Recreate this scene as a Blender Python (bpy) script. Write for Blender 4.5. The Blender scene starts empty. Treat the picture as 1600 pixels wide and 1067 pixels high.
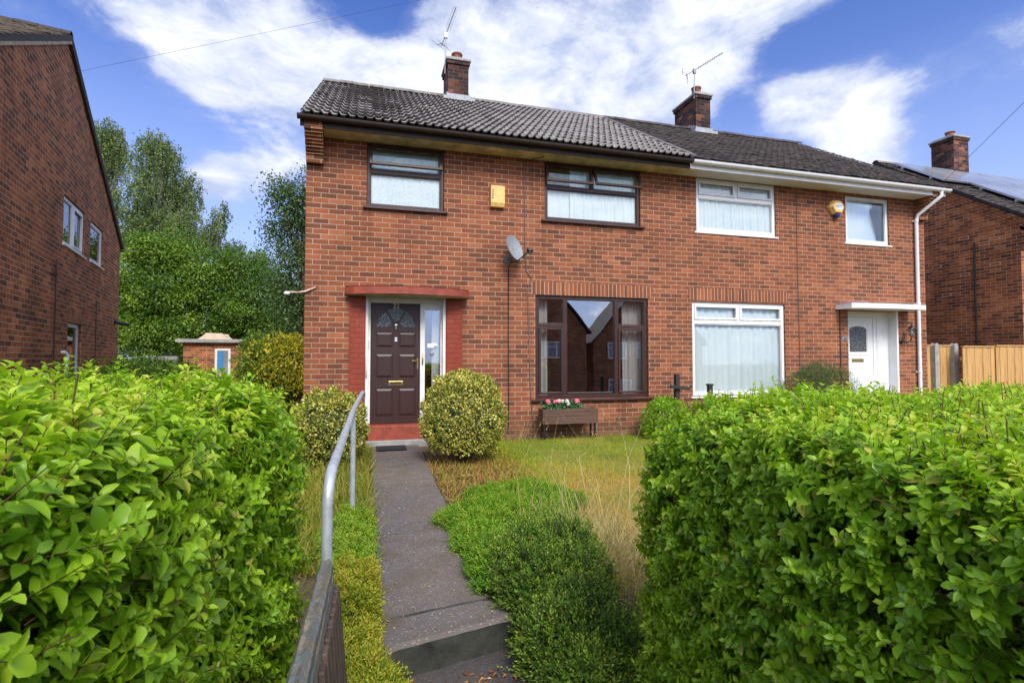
import bpy, bmesh, math, random
import numpy as np
from mathutils import Vector, Matrix
random.seed(7); RNG = np.random.default_rng(11)
S = bpy.context.scene
COL = S.collection
PI = math.pi; R = math.radians
EYE = 1.31            # eye height over the ground at the house wall

# ------------------------------------------------------------------ helpers
class MB:
    """collects shapes in world (or house-local) coordinates, links them as ONE mesh object"""
    def __init__(s): s.v = []; s.f = []; s.m = []; s.uvrot = []; s.mi = 0; s.rot = False; s.sm = []
    def face(s, pts, smooth=False):
        i = len(s.v); s.v += [tuple(p) for p in pts]; s.f.append(tuple(range(i, i+len(pts)))); s.m.append(s.mi); s.uvrot.append(s.rot); s.sm.append(smooth)
    def faces(s, vs, fs, smooth=False):
        i = len(s.v); s.v += [tuple(p) for p in vs]
        for f in fs: s.f.append(tuple(i+k for k in f)); s.m.append(s.mi); s.uvrot.append(s.rot); s.sm.append(smooth)
    def box(s, x0, x1, y0, y1, z0, z1, M=None):
        vs = [(x0,y0,z0),(x1,y0,z0),(x1,y1,z0),(x0,y1,z0),(x0,y0,z1),(x1,y0,z1),(x1,y1,z1),(x0,y1,z1)]
        if M is not None: vs = [M @ Vector(v) for v in vs]
        s.faces(vs, [(0,3,2,1),(4,5,6,7),(0,1,5,4),(1,2,6,5),(2,3,7,6),(3,0,4,7)])
    def prism(s, poly, a, b, axis='z'):
        """poly: 2-D outline extruded from a to b along the axis"""
        def P(u, v, w): return {'z':(u,v,w), 'y':(u,w,v), 'x':(w,u,v)}[axis]
        n = len(poly); vs = [P(u,v,a) for u,v in poly]+[P(u,v,b) for u,v in poly]
        fs = [tuple(range(n)), tuple(range(2*n-1, n-1, -1))]+[(i,(i+1)%n,n+(i+1)%n,n+i) for i in range(n)]
        s.faces(vs, fs)
    def tube(s, pts, r, n=8, cap=True):
        pts = [Vector(p) for p in pts]; rs = r if isinstance(r, (list, tuple)) else [r]*len(pts)
        vs = []; prev = None
        for i, p in enumerate(pts):
            t = (pts[min(i+1,len(pts)-1)]-pts[max(i-1,0)])
            t = t.normalized() if t.length > 1e-9 else Vector((0,0,1))
            if prev is None:
                a = Vector((0,0,1)) if abs(t.z) < .9 else Vector((1,0,0)); u = t.cross(a).normalized()
            else: u = (prev - t*prev.dot(t)).normalized()
            prev = u; w = t.cross(u)
            for k in range(n):
                an = 2*PI*k/n; vs.append(p+(u*math.cos(an)+w*math.sin(an))*rs[i])
        fs = []
        for i in range(len(pts)-1):
            for k in range(n):
                a = i*n+k; b = i*n+(k+1)%n; fs.append((a,b,b+n,a+n))
        s.faces(vs, fs, True)
        if cap:
            m = len(pts)-1; s.faces([vs[k] for k in range(n)], [tuple(range(n-1,-1,-1))]); s.faces([vs[m*n+k] for k in range(n)], [tuple(range(n))])
    def lathe(s, prof, c, n=20, axis=None):
        """prof [(r,h)...] turned about the vertical through c (or along the given axis)"""
        ax = Vector(axis).normalized() if axis is not None else Vector((0,0,1))
        a = Vector((0,0,1)) if abs(ax.z) < .9 else Vector((1,0,0)); u = ax.cross(a).normalized(); w = ax.cross(u); c = Vector(c)
        vs = []; fs = []
        for r, h in prof:
            for k in range(n):
                an = 2*PI*k/n; vs.append(c+ax*h+(u*math.cos(an)+w*math.sin(an))*r)
        for i in range(len(prof)-1):
            for k in range(n):
                p = i*n+k; q = i*n+(k+1)%n; fs.append((p,q,q+n,p+n))
        s.faces(vs, fs, True)
    def sphere(s, c, r, n=10, sc=(1,1,1)):
        vs = []; fs = []
        for i in range(n+1):
            th = PI*i/n
            for k in range(2*n):
                an = PI*k/n; vs.append((c[0]+r*sc[0]*math.sin(th)*math.cos(an), c[1]+r*sc[1]*math.sin(th)*math.sin(an), c[2]+r*sc[2]*math.cos(th)))
        for i in range(n):
            for k in range(2*n):
                a = i*2*n+k; b = i*2*n+(k+1)%(2*n); fs.append((a,a+2*n,b+2*n,b))
        s.faces(vs, fs, True)
    def ring(s, x0, x1, z0, z1, w, y0, y1, wb=None):
        """rectangular frame in the facade plane, pieces butted"""
        wb = w if wb is None else wb
        s.box(x0, x0+w, y0, y1, z0, z1); s.box(x1-w, x1, y0, y1, z0, z1)
        s.box(x0+w, x1-w, y0, y1, z1-w, z1); s.box(x0+w, x1-w, y0, y1, z0, z0+wb)
    def xf(s, M):
        s.v = [tuple(M @ Vector(v)) for v in s.v]; return s
    def build(s, name, mat, parent=None, bevel=0, local=False):
        org = Vector((0,0,0)) if local else ORG.get(parent.name if parent else None, Vector((0,0,0)))
        if parent is None and not local:
            vs = np.array(s.v); c = Vector(((vs[:,0].min()+vs[:,0].max())/2, (vs[:,1].min()+vs[:,1].max())/2, vs[:,2].min())); org = c
        me = bpy.data.meshes.new(name)
        me.from_pydata([(a-org.x, b-org.y, c-org.z) for a,b,c in s.v], [], s.f)
        mats = mat if isinstance(mat, (list, tuple)) else [mat]
        for m in mats: me.materials.append(m)
        me.polygons.foreach_set('material_index', s.m); me.polygons.foreach_set('use_smooth', s.sm)
        uv = me.uv_layers.new(name='UVMap')
        for p, rot in zip(me.polygons, s.uvrot):
            n = p.normal; ax = max(range(3), key=lambda k: abs(n[k]))
            for li in p.loop_indices:
                v = me.vertices[me.loops[li].vertex_index].co+org
                q = (v.y, v.z) if ax == 0 else ((v.x, v.z) if ax == 1 else (v.x, v.y))
                if rot: q = (q[1], q[0])
                uv.data[li].uv = q
        me.update()
        o = bpy.data.objects.new(name, me); COL.objects.link(o)
        if parent is None: o.location = org
        else: o.parent = parent
        ORG[o.name] = org
        if bevel:
            b = o.modifiers.new('bevel', 'BEVEL'); b.width = bevel; b.segments = 2; b.limit_method = 'ANGLE'; b.angle_limit = R(40)
        return o
ORG = {}
def tag(o, label=None, cat=None, group=None, kind=None):
    if label: o['label'] = label
    if cat: o['category'] = cat
    if group: o['group'] = group
    if kind: o['kind'] = kind
    return o
def thing(name, label, cat, loc, rotz=0, group=None):
    o = bpy.data.objects.new(name, None); COL.objects.link(o); o.location = loc; o.rotation_euler = (0,0,rotz)
    o.empty_display_size = .2
    ORG[o.name] = Vector(loc) if rotz == 0 else Vector((0,0,0))
    return tag(o, label, cat, group)

# ------------------------------------------------------------------ materials
def nt(name):
    m = bpy.data.materials.new(name); m.use_nodes = True; t = m.node_tree; t.nodes.clear(); return m, t
def N(t, kind, **kw):
    n = t.nodes.new(kind)
    for k, v in kw.items():
        if k.startswith('i_'): n.inputs[k[2:].replace('_',' ')].default_value = v
        else: setattr(n, k, v)
    return n
def ramp(t, stops, src=None, interp='LINEAR'):
    n = t.nodes.new('ShaderNodeValToRGB'); n.color_ramp.interpolation = interp
    e = n.color_ramp.elements
    while len(e) > 1: e.remove(e[-1])
    e[0].position = stops[0][0]; e[0].color = (*stops[0][1], 1)
    for p, c in stops[1:]:
        q = e.new(p); q.color = (*c, 1)
    if src is not None: t.links.new(src, n.inputs[0])
    return n
def mixc(t, a, b, f, mode='MIX'):
    n = t.nodes.new('ShaderNodeMix'); n.data_type = 'RGBA'; n.blend_type = mode
    for s, v in ((n.inputs[6], a), (n.inputs[7], b)):
        if isinstance(v, (tuple, list)): s.default_value = (*v, 1)
        else: t.links.new(v, s)
    if isinstance(f, (int, float)): n.inputs[0].default_value = f
    else: t.links.new(f, n.inputs[0])
    return n.outputs[2]
def mth(t, op, a, b=None, c=None, clamp=False):
    n = t.nodes.new('ShaderNodeMath'); n.operation = op; n.use_clamp = clamp
    for i, v in enumerate((a, b, c)):
        if v is None: continue
        if isinstance(v, (int, float)): n.inputs[i].default_value = v
        else: t.links.new(v, n.inputs[i])
    return n.outputs[0]
def out(t, sh):
    o = t.nodes.new('ShaderNodeOutputMaterial'); t.links.new(sh, o.inputs[0]); return o
def noise(t, vec, scale, detail=4, rough=.6, dist=0):
    n = N(t, 'ShaderNodeTexNoise'); n.inputs['Scale'].default_value = scale; n.inputs['Detail'].default_value = detail
    n.inputs['Roughness'].default_value = rough; n.inputs['Distortion'].default_value = dist
    if vec is not None: t.links.new(vec, n.inputs['Vector'])
    return n.outputs[0]
def pbr(t, col, rough=.6, bump=None, bs=.3, bd=.01, metal=0, spec=.5):
    p = t.nodes.new('ShaderNodeBsdfPrincipled')
    if isinstance(col, (tuple, list)): p.inputs['Base Color'].default_value = (*col, 1)
    else: t.links.new(col, p.inputs['Base Color'])
    if isinstance(rough, (int, float)): p.inputs['Roughness'].default_value = rough
    else: t.links.new(rough, p.inputs['Roughness'])
    p.inputs['Metallic'].default_value = metal; p.inputs['Specular IOR Level'].default_value = spec
    if bump is not None:
        b = t.nodes.new('ShaderNodeBump'); b.inputs['Strength'].default_value = bs; b.inputs['Distance'].default_value = bd
        t.links.new(bump, b.inputs['Height']); t.links.new(b.outputs[0], p.inputs['Normal'])
    return p
def plain(name, c, rough=.5, var=.12, scale=6, bump=.15, metal=0, spec=.5, fine=90, c2=None, stretch=None, chips=None):
    """paint, plastic, metal: base colour with soft dirt variation and a fine bump"""
    m, t = nt(name); tc = N(t, 'ShaderNodeTexCoord'); vec = tc.outputs['Object']
    if stretch:
        mp = N(t, 'ShaderNodeMapping'); mp.inputs['Scale'].default_value = stretch; t.links.new(vec, mp.inputs[0]); vec = mp.outputs[0]
    n1 = noise(t, vec, scale, 5, .65)
    lo = c2 if c2 else tuple(x*(1-var*1.6) for x in c); hi = tuple(min(1, x*(1+var)) for x in c)
    r = ramp(t, [(.3, lo), (.7, hi)], n1); n2 = noise(t, vec, fine, 3)
    cc = r.outputs[0]
    if chips: cc = mixc(t, cc, chips, ramp(t, [(.62,(0,0,0)),(.66,(1,1,1))], noise(t, vec, 17, 7, .78)).outputs[0])
    p = pbr(t, cc, rough, n2, bump, .004, metal, spec); out(t, p.outputs[0]); return m
def brick(name, stops, mortar=(.42,.33,.26), bw=.238, rh=.0825, stain=.35, painted=None, ofs=(0,0), ms=.011, stag=.5):
    m, t = nt(name); uv = N(t, 'ShaderNodeUVMap'); uv.uv_map = 'UVMap'
    mp = N(t, 'ShaderNodeMapping'); mp.inputs['Location'].default_value = (ofs[0], ofs[1], 0); t.links.new(uv.outputs[0], mp.inputs[0])
    wob = N(t, 'ShaderNodeTexNoise'); wob.inputs['Scale'].default_value = 14; wob.inputs['Detail'].default_value = 2; t.links.new(mp.outputs[0], wob.inputs['Vector'])
    va = N(t, 'ShaderNodeVectorMath', operation='MULTIPLY_ADD'); t.links.new(wob.outputs['Color'], va.inputs[0]); va.inputs[1].default_value = (.006,.006,0); t.links.new(mp.outputs[0], va.inputs[2])
    b = N(t, 'ShaderNodeTexBrick'); b.offset = stag; t.links.new(va.outputs[0], b.inputs['Vector'])
    for k, v in (('Scale',1),('Mortar Size',ms*.5),('Mortar Smooth',.35),('Bias',0),('Brick Width',bw),('Row Height',rh)): b.inputs[k].default_value = v
    b.inputs['Color1'].default_value = (0,0,0,1); b.inputs['Color2'].default_value = (1,1,1,1); b.inputs['Mortar'].default_value = (.5,.5,.5,1)
    tc = N(t, 'ShaderNodeTexCoord'); obj = tc.outputs['Object']
    n_f = noise(t, obj, 55, 5, .7); n_b = noise(t, obj, 1.3, 4, .6); n_m = noise(t, obj, 9, 3, .6)
    if painted:
        c = mixc(t, tuple(x*.8 for x in painted), tuple(x*1.1 for x in painted), n_m)
        c = mixc(t, c, (.30,.17,.12), ramp(t, [(.63,(0,0,0)),(.67,(1,1,1))], noise(t, obj, 16, 7, .78)).outputs[0])
        c = mixc(t, c, tuple(x*.55 for x in painted), mth(t, 'MULTIPLY', b.outputs['Fac'], .35))
    else:
        tint = mth(t, 'ADD', b.outputs['Color'], mth(t, 'MULTIPLY', mth(t, 'SUBTRACT', n_f, .5), .35), clamp=True)
        rc = ramp(t, stops, tint)
        c = mixc(t, rc.outputs[0], (1,1,1), .0)
        c = mixc(t, c, mixc(t, (.55,.5,.5), (1.3,1.28,1.25), n_f), .55, 'MULTIPLY')
        mo = mixc(t, tuple(x*.72 for x in mortar), mortar, n_m)
        c = mixc(t, c, mo, b.outputs['Fac'])
    smp = N(t, 'ShaderNodeMapping'); smp.inputs['Scale'].default_value = (3.2,3.2,.22); t.links.new(obj, smp.inputs[0]); n_s = noise(t, smp.outputs[0], 1.6, 5, .65)
    c = mixc(t, c, ramp(t, [(.30,(.70,.68,.66)),(.46,(1,1,1)),(.70,(1,1,1)),(.86,(1.10,1.09,1.08))], n_s).outputs[0], .8, 'MULTIPLY')
    so_ = N(t, 'ShaderNodeSeparateXYZ'); t.links.new(obj, so_.inputs[0]); damp = mth(t, 'SUBTRACT', 1, mth(t, 'DIVIDE', mth(t, 'ADD', so_.outputs[2], mth(t, 'MULTIPLY', mth(t, 'SUBTRACT', n_m, .5), .9)), .42), clamp=True)
    c = mixc(t, c, (.10,.075,.045), mth(t, 'MULTIPLY', damp, .45)) if not painted else c
    st = ramp(t, [(.35, (1-stain,1-stain,1-stain)), (.62, (1.06,1.05,1.04))], n_b)
    c = mixc(t, c, st.outputs[0], 1, 'MULTIPLY')
    h = mth(t, 'SUBTRACT', mth(t, 'MULTIPLY', n_f, .5), mth(t, 'MULTIPLY', b.outputs['Fac'], 1.3 if not painted else .8))
    p = pbr(t, c, .85 if not painted else .6, h, .8, .008, spec=.25); out(t, p.outputs[0]); return m
def glass(name, refl=.12, tint=(1,1,1), rough=.0):
    m, t = nt(name); lw = N(t, 'ShaderNodeLayerWeight'); lw.inputs['Blend'].default_value = .22
    tr = N(t, 'ShaderNodeBsdfTransparent'); tr.inputs[0].default_value = (*tint, 1)
    gl = N(t, 'ShaderNodeBsdfGlossy'); gl.inputs['Roughness'].default_value = rough; gl.inputs[0].default_value = (1,1,1,1)
    tc = N(t, 'ShaderNodeTexCoord'); n = noise(t, tc.outputs['Object'], 1.6, 1)
    b = N(t, 'ShaderNodeBump'); b.inputs['Strength'].default_value = .09; b.inputs['Distance'].default_value = .01; t.links.new(n, b.inputs['Height']); t.links.new(b.outputs[0], gl.inputs['Normal'])
    f = mth(t, 'ADD', mth(t, 'MULTIPLY', lw.outputs['Fresnel'], .9), refl, clamp=True)
    mx = N(t, 'ShaderNodeMixShader'); t.links.new(f, mx.inputs[0]); t.links.new(tr.outputs[0], mx.inputs[1]); t.links.new(gl.outputs[0], mx.inputs[2])
    out(t, mx.outputs[0]); return m
def leafmat(name, stops, rough=.42, transl=.3, spec=.4):
    m, t = nt(name); a = N(t, 'ShaderNodeAttribute'); a.attribute_name = 'tint'
    tc = N(t, 'ShaderNodeTexCoord'); n = noise(t, tc.outputs['Object'], 60, 2)
    r = ramp(t, stops, mth(t, 'ADD', a.outputs['Fac'], mth(t, 'MULTIPLY', mth(t, 'SUBTRACT', n, .5), .16), clamp=True))
    p = pbr(t, r.outputs[0], rough, spec=spec)
    tl = N(t, 'ShaderNodeBsdfTranslucent'); c2 = mixc(t, r.outputs[0], (1.25,1.35,.6), .6, 'MULTIPLY'); t.links.new(c2, tl.inputs[0])
    mx = N(t, 'ShaderNodeMixShader'); mx.inputs[0].default_value = transl; t.links.new(p.outputs[0], mx.inputs[1]); t.links.new(tl.outputs[0], mx.inputs[2])
    out(t, mx.outputs[0]); return m
def wood(name, c, c2, scale=1, axis='z', rough=.7, paint=None, knots=False):
    m, t = nt(name); tc = N(t, 'ShaderNodeTexCoord'); mp = N(t, 'ShaderNodeMapping')
    sc = {'x':(1.2,18,18),'y':(18,1.2,18),'z':(18,18,1.2)}[axis]; mp.inputs['Scale'].default_value = tuple(s*scale for s in sc)
    t.links.new(tc.outputs['Object'], mp.inputs[0]); n = noise(t, mp.outputs[0], 2.2, 6, .65, .6); n2 = noise(t, tc.outputs['Object'], 3, 3)
    r = ramp(t, [(.28, c2), (.5, c), (.75, tuple(min(1,x*1.25) for x in c))], n); c0 = mixc(t, r.outputs[0], mixc(t, (.75,.75,.75), (1.1,1.1,1.1), n2), .8, 'MULTIPLY')
    if knots:
        kv = N(t, 'ShaderNodeTexVoronoi'); kv.inputs['Scale'].default_value = 3.4; km = N(t, 'ShaderNodeMapping'); km.inputs['Scale'].default_value = (1.6,1,1); t.links.new(tc.outputs['Object'], km.inputs[0]); t.links.new(km.outputs[0], kv.inputs['Vector']); c0 = mixc(t, c0, (.16,.07,.025), mth(t, 'MULTIPLY', ramp(t, [(.03,(1,1,1)),(.075,(0,0,0))], kv.outputs['Distance']).outputs[0], .85))
    if paint:
        n3 = noise(t, tc.outputs['Object'], 26, 6, .75, .3); fr = ramp(t, [(.47,(0,0,0)),(.52,(1,1,1))], n3)
        c0 = mixc(t, c0, paint, fr.outputs[0]); n = mth(t, 'ADD', n, mth(t, 'MULTIPLY', fr.outputs[0], .6))
    p = pbr(t, c0, rough, n, .6, .004); out(t, p.outputs[0]); return m

BR = [(0,(.135,.054,.031)),(.12,(.175,.064,.034)),(.35,(.222,.074,.036)),(.65,(.272,.086,.038)),(.88,(.318,.104,.044)),(1,(.36,.13,.06))]
BRD = [(0,(.15,.060,.032)),(.25,(.25,.084,.038)),(.55,(.37,.118,.045)),(.85,(.47,.150,.055)),(1,(.54,.21,.085))]
M = {}
M['brick'] = brick('brick_red_facing', BR, (.52,.35,.24), stain=.20, ms=.014)
M['brick_sold'] = brick('brick_soldier_course', BR[1:], (.62,.44,.32), bw=.25, rh=.078, stain=.15, ofs=(-2.446+.25*12,0), ms=.014, stag=0)
M['brick_dark'] = brick('brick_dark_gable', BRD, (.60,.45,.30), stain=.34, ms=.0145)
M['brick_chim'] = brick('brick_sooty_chimney', [(0,(.03,.022,.022)),(.35,(.075,.036,.03)),(.75,(.16,.06,.04)),(1,(.30,.12,.07))], (.20,.17,.15), stain=.5)
M['brick_paint'] = brick('brick_painted_red', BR, painted=(.27,.052,.027), stain=.15)
M['red'] = plain('red_masonry_paint', (.29,.055,.028), .65, .3, 5, .35, chips=(.33,.22,.17))
M['cream'] = plain('cream_soffit_paint', (.66,.61,.46), .7, .22, 3.5, .2, c2=(.30,.29,.20))
M['concrete'] = plain('pale_concrete', (.34,.33,.31), .9, .2, 8, .5)
M['white'] = plain('white_upvc', (.78,.79,.80), .3, .05, 5, .05)
M['white_old'] = plain('white_gloss_paint', (.74,.73,.68), .4, .1, 5, .15)
M['soffit_w'] = plain('white_soffit', (.66,.66,.64), .5, .08, 3, .05)
M['brown'] = plain('brown_window_stain', (.048,.018,.014), .4, .25, 8, .12, fine=60)
M['brown_door'] = wood('brown_door_wood', (.040,.014,.011), (.022,.008,.007), .7, 'z', .45)
M['gutter'] = plain('brown_gutter_plastic', (.040,.026,.021), .6, .2, 6, .05, spec=.25)
M['black'] = plain('black_plastic', (.015,.015,.016), .4, .1, 9, .1)
M['brass'] = plain('brass', (.55,.38,.14), .3, .15, 30, .05, metal=1)
M['silver'] = plain('brushed_steel', (.62,.62,.62), .3, .1, 30, .05, metal=1)
M['galv'] = plain('galvanised_steel', (.50,.54,.56), .45, .14, 14, .25, metal=.35, fine=60)
M['lead'] = plain('lead_flashing', (.36,.38,.40), .6, .2, 12, .4)
M['glass'] = glass('window_glass', .24)
M['glass_n'] = glass('window_glass_net', .05, (.95,.99,1))
M['glass_d'] = glass('dark_window_glass', .12, (.6,.65,.68))
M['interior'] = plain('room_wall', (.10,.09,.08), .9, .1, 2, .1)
M['terracotta'] = plain('terracotta_pot', (.26,.10,.055), .8, .3, 12, .4)
M['aer'] = plain('aerial_metal', (.30,.30,.31), .4, .1, 20, .05, metal=.8)
M['cable'] = plain('black_cable', (.022,.02,.02), .5, .1, 20, .05)
M['cable_g'] = plain('grey_cable', (.12,.10,.09), .6, .1, 20, .05)
M['dish'] = plain('grey_dish_enamel', (.26,.285,.31), .4, .08, 10, .1)
M['yellow'] = plain('yellow_alarm_plastic', (.78,.50,.16), .5, .16, 12, .1)
M['blue'] = plain('blue_plastic', (.02,.05,.22), .3, .1, 12, .05)
M['bark'] = wood('bark', (.10,.075,.05), (.035,.025,.018), .5, 'z', .9)
M['bark_birch'] = plain('birch_bark', (.30,.28,.25), .8, .5, 7, .5, c2=(.06,.05,.045))
M['twig'] = plain('twig_brown', (.10,.055,.028), .8, .3, 30, .3)
M['fence'] = wood('fence_timber', (.56,.32,.11), (.34,.17,.05), .5, 'z', .75, knots=True)
M['oldwood'] = wood('weathered_gate_timber', (.24,.20,.15), (.09,.075,.055), .8, 'y', .85, paint=(.13,.15,.14))
M['gatebar'] = plain('dark_brown_gate_bar', (.085,.058,.042), .65, .3, 10, .4, fine=40)
M['trough'] = wood('planter_timber', (.12,.062,.04), (.05,.028,.02), .8, 'x', .7)
M['darkwood'] = wood('blackened_timber', (.03,.026,.024), (.015,.013,.012), .8, 'x', .8)
M['solar'] = plain('solar_cell_glare', (.26,.27,.29), .18, .25, .8, .02, spec=.9)  # cell grey lightened so the base colour carries the sky glare
M['alu'] = plain('aluminium_frame', (.62,.63,.65), .35, .05, 10, .05, metal=.7)
M['verge_dark'] = plain('dark_verge_mortar', (.06,.045,.035), .8, .3, 12, .4)
M['mat'] = plain('black_rubber_mat', (.012,.012,.013), .85, .2, 30, .6)

def curtain_mat(name, c, lace=False):
    m, t = nt(name); tc = N(t, 'ShaderNodeTexCoord'); mp = N(t, 'ShaderNodeMapping'); mp.inputs['Scale'].default_value = (22,22,.5); t.links.new(tc.outputs['Object'], mp.inputs[0])
    n = noise(t, mp.outputs[0], 1.0, 3, .6); col = mixc(t, tuple(x*.88 for x in c), c, n)
    if lace:
        ck = N(t, 'ShaderNodeTexVoronoi'); ck.inputs['Scale'].default_value = 11; ck.inputs['Randomness'].default_value = .25; t.links.new(tc.outputs['Object'], ck.inputs['Vector'])
        rr = ramp(t, [(.25,(1.08,1.08,1.08)),(.36,(.72,.74,.76)),(.5,(1,1,1))], ck.outputs['Distance']); col = mixc(t, col, rr.outputs[0], .55, 'MULTIPLY')
    p = pbr(t, col, .9, n, .4, .01, spec=.1); tl = N(t, 'ShaderNodeBsdfTranslucent'); t.links.new(col, tl.inputs[0])
    mx = N(t, 'ShaderNodeMixShader'); mx.inputs[0].default_value = .04; t.links.new(p.outputs[0], mx.inputs[1]); t.links.new(tl.outputs[0], mx.inputs[2]); out(t, mx.outputs[0]); return m
M['net'] = curtain_mat('net_curtain', (.97,.97,.95)); M['lace'] = curtain_mat('lace_curtain', (.97,.97,.95), True); M['curt'] = curtain_mat('pale_curtain', (.86,.85,.82))

def tile_mat(name, c1, c2, moss=None, rough=.6, grime=.5):
    m, t = nt(name); a = N(t, 'ShaderNodeAttribute'); a.attribute_name = 'tint'; tc = N(t, 'ShaderNodeTexCoord')
    n = noise(t, tc.outputs['Object'], 24, 5, .7); n2 = noise(t, tc.outputs['Object'], 1.1, 4, .6); n3 = noise(t, tc.outputs['Object'], 120, 2)
    c = mixc(t, c1, c2, a.outputs['Fac']); c = mixc(t, c, mixc(t, (.55,.55,.55), (1.25,1.25,1.25), n), .7, 'MULTIPLY')
    if moss:
        f = ramp(t, [(.55,(0,0,0)),(.75,(1,1,1))], n2); g = ramp(t, [(.5,(0,0,0)),(.62,(1,1,1))], n); c = mixc(t, c, moss, mth(t, 'MULTIPLY', f.outputs[0], mth(t, 'MULTIPLY', g.outputs[0], grime)))
    p = pbr(t, c, rough, mth(t, 'ADD', n, mth(t, 'MULTIPLY', n3, .5)), .5, .006, spec=.5); out(t, p.outputs[0]); return m
M['pantile'] = tile_mat('concrete_pantile', (.20,.180,.172), (.30,.268,.256), (.34,.26,.12), .45)
M['plaintile'] = tile_mat('old_plain_tile', (.018,.016,.018), (.085,.062,.058), (.12,.12,.06), .75, .7)
M['tile_left'] = tile_mat('brown_mossy_tile', (.05,.04,.032), (.12,.09,.06), (.10,.11,.04), .8, .8)

# ------------------------------------------------------------------ numpy meshes (foliage)
def np_mesh(name, V, Q=None, T3=None, tint=None, mat=None, parent=None, smooth=True, org=None):
    V = np.asarray(V, np.float32); o3 = np.array(org if org is not None else (0,0,0), np.float32)
    me = bpy.data.meshes.new(name); me.vertices.add(len(V)); me.vertices.foreach_set('co', (V-o3).ravel())
    parts = []; tot = []
    if Q is not None and len(Q): parts.append(np.asarray(Q, np.int32).ravel()); tot.append(np.full(len(Q), 4, np.int32))
    if T3 is not None and len(T3): parts.append(np.asarray(T3, np.int32).ravel()); tot.append(np.full(len(T3), 3, np.int32))
    L = np.concatenate(parts); tt = np.concatenate(tot); st = np.concatenate([[0], np.cumsum(tt)[:-1]]).astype(np.int32)
    me.loops.add(len(L)); me.loops.foreach_set('vertex_index', L); me.polygons.add(len(tt)); me.polygons.foreach_set('loop_start', st)
    me.polygons.foreach_set('loop_total', tt)
    me.update(calc_edges=True)
    if smooth: me.polygons.foreach_set('use_smooth', np.ones(len(tt), bool))
    if tint is not None:
        a = me.attributes.new('tint', 'FLOAT', 'POINT'); a.data.foreach_set('value', np.asarray(tint, np.float32))
    if mat: me.materials.append(mat)
    o = bpy.data.objects.new(name, me); COL.objects.link(o)
    if parent is not None: o.parent = parent
    else: o.location = tuple(float(q) for q in o3)
    return o
def unit(a): return a/np.maximum(np.linalg.norm(a, axis=-1, keepdims=True), 1e-9)
def rnd(n, s=1.0): return RNG.normal(size=(n,3))*s
class Leaves:
    """many small leaves gathered into one mesh"""
    def __init__(s): s.V = []; s.Q = []; s.T = []; s.t = []; s.n = 0
    def _add(s, V, Q, T, t):
        n, k = V.shape[:2]; base = s.n+np.arange(n)[:,None]*k
        s.V.append(V.reshape(-1,3)); s.t.append(np.repeat(t, k)); s.n += n*k
        for f in Q: s.Q.append(base+np.array(f))
        for f in T: s.T.append(base+np.array(f))
    def fold(s, P, T, Nn, L, W, t, cup=.16, droop=.18):
        T = unit(T); B = unit(np.cross(Nn, T)); Nn = np.cross(T, B); L = L[:,None]; W = W[:,None]
        def q(a, b, c): return P+T*L*a+B*W*b+Nn*L*c
        V = np.stack([q(0,0,0), q(.18,-.32,cup*.5), q(.18,0,-.01), q(.18,.32,cup*.5), q(.48,-.50,cup*.8-droop*.2), q(.48,0,-droop*.15), q(.48,.50,cup*.8-droop*.2), q(.80,-.30,cup*.45-droop*.6), q(.80,0,-droop*.55), q(.80,.30,cup*.45-droop*.6), q(1,0,-droop)], 1)
        s._add(V, [(1,4,5,2),(2,5,6,3),(4,7,8,5),(5,8,9,6)], [(0,1,2),(0,2,3),(7,10,8),(8,10,9)], t)
    def quad(s, P, T, Nn, L, W, t):
        T = unit(T); B = unit(np.cross(Nn, T)); L = L[:,None]; W = W[:,None]
        V = np.stack([P, P+T*L*.5-B*W*.5, P+T*L, P+T*L*.5+B*W*.5], 1); s._add(V, [(0,1,2,3)], [], t)
    def blade(s, P, T, B, L, W, t):
        T = unit(T); B = unit(B); V = np.stack([P-B*W[:,None]*.5, P+B*W[:,None]*.5, P+T*L[:,None]], 1); s._add(V, [], [(0,1,2)], t)
    def bent(s, P, T, B, L, W, t, bend):
        """grass blade of two segments"""
        T = unit(T); B = unit(B); L = L[:,None]; W = W[:,None]; M1 = P+T*L*.55; T2 = unit(T+bend); E = M1+T2*L*.45
        V = np.stack([P-B*W*.5, P+B*W*.5, M1+B*W*.4, M1-B*W*.4, E], 1); s._add(V, [(0,1,2,3)], [(3,2,4)], t)
    def stem(s, A, Bp, r, t):
        D = unit(Bp-A); u = unit(np.cross(D, np.array([.3,.5,.81]))); w = np.cross(D, u); r = r[:,None] if np.ndim(r) else r
        V = np.stack([A+u*r, A+(-.5*u+.87*w)*r, A+(-.5*u-.87*w)*r, Bp+u*r*.5, Bp+(-.5*u+.87*w)*r*.5, Bp+(-.5*u-.87*w)*r*.5], 1)
        s._add(V, [(0,1,4,3),(1,2,5,4),(2,0,3,5)], [], t)
    def build(s, name, mat, parent=None, org=None):
        return np_mesh(name, np.concatenate(s.V), np.concatenate(s.Q) if s.Q else None, np.concatenate(s.T) if s.T else None, np.concatenate(s.t), mat, parent, True, org)

# terrain: gentle fall from the house to the pavement, lower street opposite
def gz(x, y):
    x = np.asarray(x, float); y = np.asarray(y, float)
    a = np.interp(y, [-60,-14,-8,-3,-.5,3.03,3.07,5.5,8.4,60], [-2.9,-2.7,-1.6,-.55,-.42,-.37,-.210,-.145,-.070,-.02])
    return a
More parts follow.
